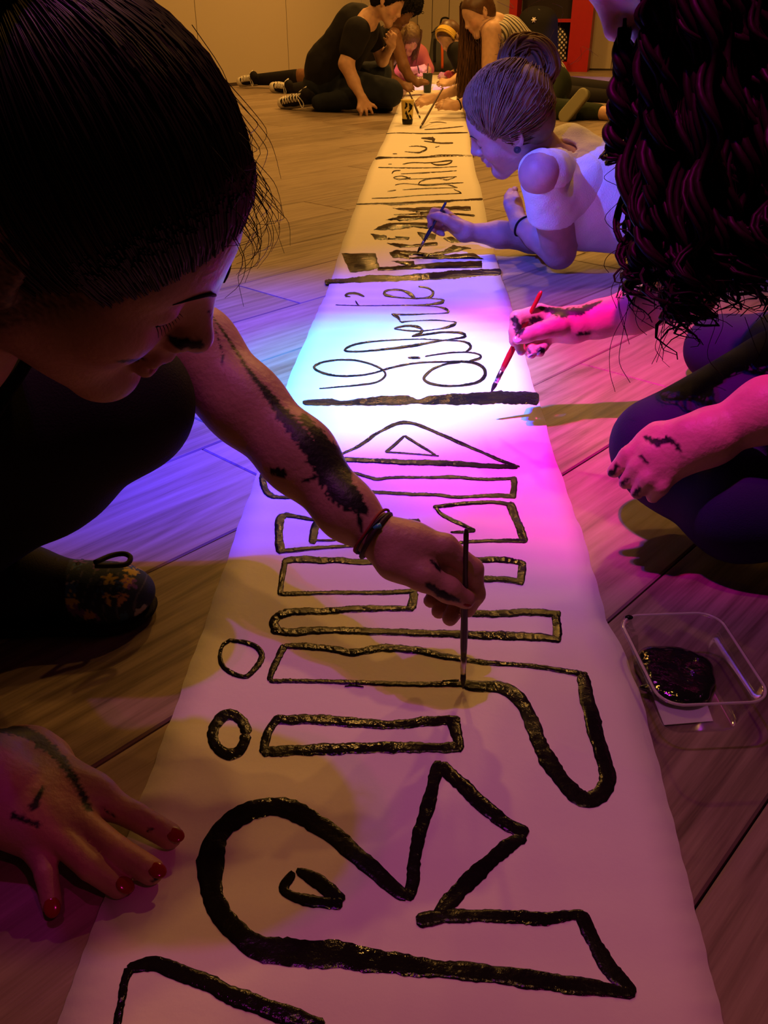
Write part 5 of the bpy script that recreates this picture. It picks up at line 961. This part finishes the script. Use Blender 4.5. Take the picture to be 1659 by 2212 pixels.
bk = Body().cone(Q(1008, 116, 8.65), Q(1085, 168, 8.4), .13, .15, .05).cone(s1_, s1_*.5+Q(1000, 160, 8.3)*.5, .072, .066, .03).cone(s2_, s1_, .07, .07, .03).cone(Q(1085, 172, 8.35), Q(1200, 190, 7.75), .14, .10, .04).cone(Q(1200, 190, 7.75), Q(1345, 200, 7.45), .095, .065, .03).cone(Q(1090, 178, 8.3), Q(1195, 205, 7.6), .13, .085, .04).cone(Q(1195, 205, 7.6), Q(1340, 212, 7.3), .08, .05, .03).plane((0, 0, .004), (0, 0, -1))
merge([bk], .012, 'black_outfit', 'black', G_)
cG, _ = hair_cap(Rg, tg, 1.06); cG.ell(Tg(-.06, 0, -.06), (.06, .09, .12), Rg, .04); hv, hf = cG.mesh(.009); mb = MB(); mb.v = [tuple(p) for p in hv]; mb.f = [tuple(q) for q in hf]; mb.build('hair', 'hairmid', G_)
hb_ = MB(); 
for k in range(5):
    a = np.linspace(-1.9, 1.9, 26); x_ = .058-.011*k; c = np.stack([np.full(26, x_)+(-.01)*np.abs(a), np.sin(a)*(.093-.001*k), .040+np.cos(a)*(.088)-.01*(k == 0)], 1); hb_.tube(np.array([Tg(*p) for p in c]), .0085, 6, True, .8)
hb_.build('headband', 'yellow', G_)
MB().ell(wg2+np.array([0, -.03, .01]), (.04, .02, .035), None, 6).ell(wg2+np.array([.03, -.035, .02]), (.025, .02, .02), None, 6).build('wrist_flower', 'pinkflower', G_)
# H: long straight hair, striped vest
H_ = thing('person', Q(1110, 250, 6.4)*np.array([1, 1, 0]), 'long-haired girl in a striped sleeveless top bending over the banner behind the bun', 'person')
b = Body(); Rh = frame((-.80, -.28, -.52), (-.46, -.05, .88)); th_ = Q(1034, 30, 6.38); Th = head(b, Rh, th_, 1.0); nk = Q(1072, 52, 6.45); b.cone(Th(-.03, 0, -.05), nk, .05, .056, .03); s1_, s2_ = Q(1062, 70, 6.28), Q(1086, 62, 6.66); b.cone(nk, s1_, .056, .058, .03).cone(nk, s2_, .055, .05, .03)
wh = Q(985, 228, 6.12); b.chain([s1_, Q(1056, 178, 6.2), Q(1030, 210, 6.16), wh], [.062, .047, .038, .026], .02)
far_hand(b, wh, Q(940, 226, 6.14), (0, -.55, .8), 1.0, .002); wh2 = Q(940, 212, 6.5); b.chain([s2_, Q(1030, 178, 6.6), wh2], [.055, .045, .026], .02); far_hand(b, wh2, Q(896, 224, 6.45), (0, -.5, .8), 1.0, .002)
b.cone(Q(1092, 82, 6.5), Q(1175, 170, 6.6), .115, .135, .05); b.cone(Q(1290, 243, 6.12), Q(1322, 246, 6.05), .042, .04, .02)
b.build('body', .0075, 'skin', H_, skin_col((.62, .38, .25), Th, 1.0, (.48, .18, .16)))
sv_ = Body().cone(Q(1094, 82, 6.5), Q(1178, 172, 6.6), .130, .150, .05).cone(nk+np.array([.05, .0, -.02]), Q(1094, 82, 6.5), .066, .12, .04).cone(s1_+np.array([.06, .03, 0]), s2_, .06, .06, .03).sph(s1_+np.array([-.05, -.06, -.02]), .115, .004, 's'); merge([sv_], .009, 'striped_top', 'stripe', H_)
gl = Body().cone(Q(1180, 188, 6.55), Q(1165, 235, 6.2), .15, .09, .04).cone(Q(1165, 238, 6.2), Q(1292, 243, 6.12), .085, .052, .03).cone(Q(1185, 190, 6.7), Q(1120, 225, 6.7), .14, .085, .04).cone(Q(1120, 225, 6.7), Q(1230, 232, 6.4), .08, .05, .03).ell(Q(1182, 186, 6.6), (.16, .17, .14), None, .05).plane((0, 0, .004), (0, 0, -1)); merge([gl], .010, 'leggings', 'green', H_)
tr = mat('olive_trainer', (.10, .10, .055), .7)
for hl, te_, nn_ in ((Q(1328, 238, 6.05), Q(1372, 246, 6.05), (0, -.5, .85)), (Q(1226, 250, 6.05), Q(1246, 226, 6.02), (-.6, -.75, .1))):
    d = nrm(te_-hl); s = Body(); L_ = .20; u = nrm(np.array(nn_)-d*(np.array(nn_)@d)); s.cone(hl, hl+d*L_*.8, .040, .034, .02).cone(hl, hl+u*-.03, .04, .042, .02).plane((0, 0, .003), (0, 0, -1)); v_, f_ = s.mesh(.008); so_ = mesh_obj('shoe', v_, f_, tr, H_)
    v_, f_ = Body().cone(hl+u*.030, hl+d*L_*.8+u*.028, .044, .040, .01).plane(hl+u*.046, u).plane(hl+u*.026, -u).mesh(.006); mesh_obj('sole', v_, f_, mat('dull_rubber', (.30, .29, .18), .7), so_)
cH, _ = hair_cap(Rh, th_, 1.03); hv, hf = cH.mesh(.007); mb = MB(); mb.v = [tuple(p) for p in hv]; mb.f = [tuple(q) for q in hf]; rg = np.random.default_rng(14)
for k in range(420):                               # long straight hair falling past the face
    y = -rg.uniform(.045, .092) if rg.random() < .85 else rg.uniform(-.05, .06); x = rg.uniform(-.03, .06); z = rg.uniform(-.02, .11)
    if abs(y) < .05: x = -.1; 
    s0 = Th(x, y, z); e0 = Q(rg.uniform(985, 1046) if y < .02 or k % 3 else rg.uniform(1000, 1040), rg.uniform(170, 236), 6.36+rg.uniform(0, .26)); m0 = s0*.6+e0*.4+np.array([0, 0, .05]); m0[0] = s0[0]*.45+e0[0]*.55+rg.normal()*.008
    mb.tube(spline([s0, s0*.8+m0*.2+np.array([0, 0, .015]), m0, e0+rg.normal(size=3)*.008], 14), np.array([.0035]*9+[.0034, .003, .0025, .0018, .0008])*rg.uniform(.6, 1.3), 4, False)
mb.build('hair', 'hairmid', H_)
MB().tube(spline([Th(.0905, .010, .022), Th(.086, .025, .0275), Th(.073, .045, .023)], 8), .0018, 5, True, .5).build('eyebrow', 'brow', H_)
torus(MB(), wh*.85+Q(1030, 210, 6.16)*.15, nrm(wh-Q(1030, 210, 6.16)), .031, .004).build('hair_tie', 'black', H_)
brush('paintbrush', P(907, 277, .008), Q(957, 190, 6.1), 'wood_dark', 'thin dark paintbrush leaning right, nearest the yellow cup', .006)
brush('paintbrush', P(908, 256, .008), Q(884, 198, 6.3), 'wood_dark', 'thin dark paintbrush leaning left behind the yellow cup', .006)
brush('paintbrush', Q(922, 168, 8.25), Q(925, 138, 9.0), 'wood_dark', 'short dark paintbrush dipping into the dark cup', .006)
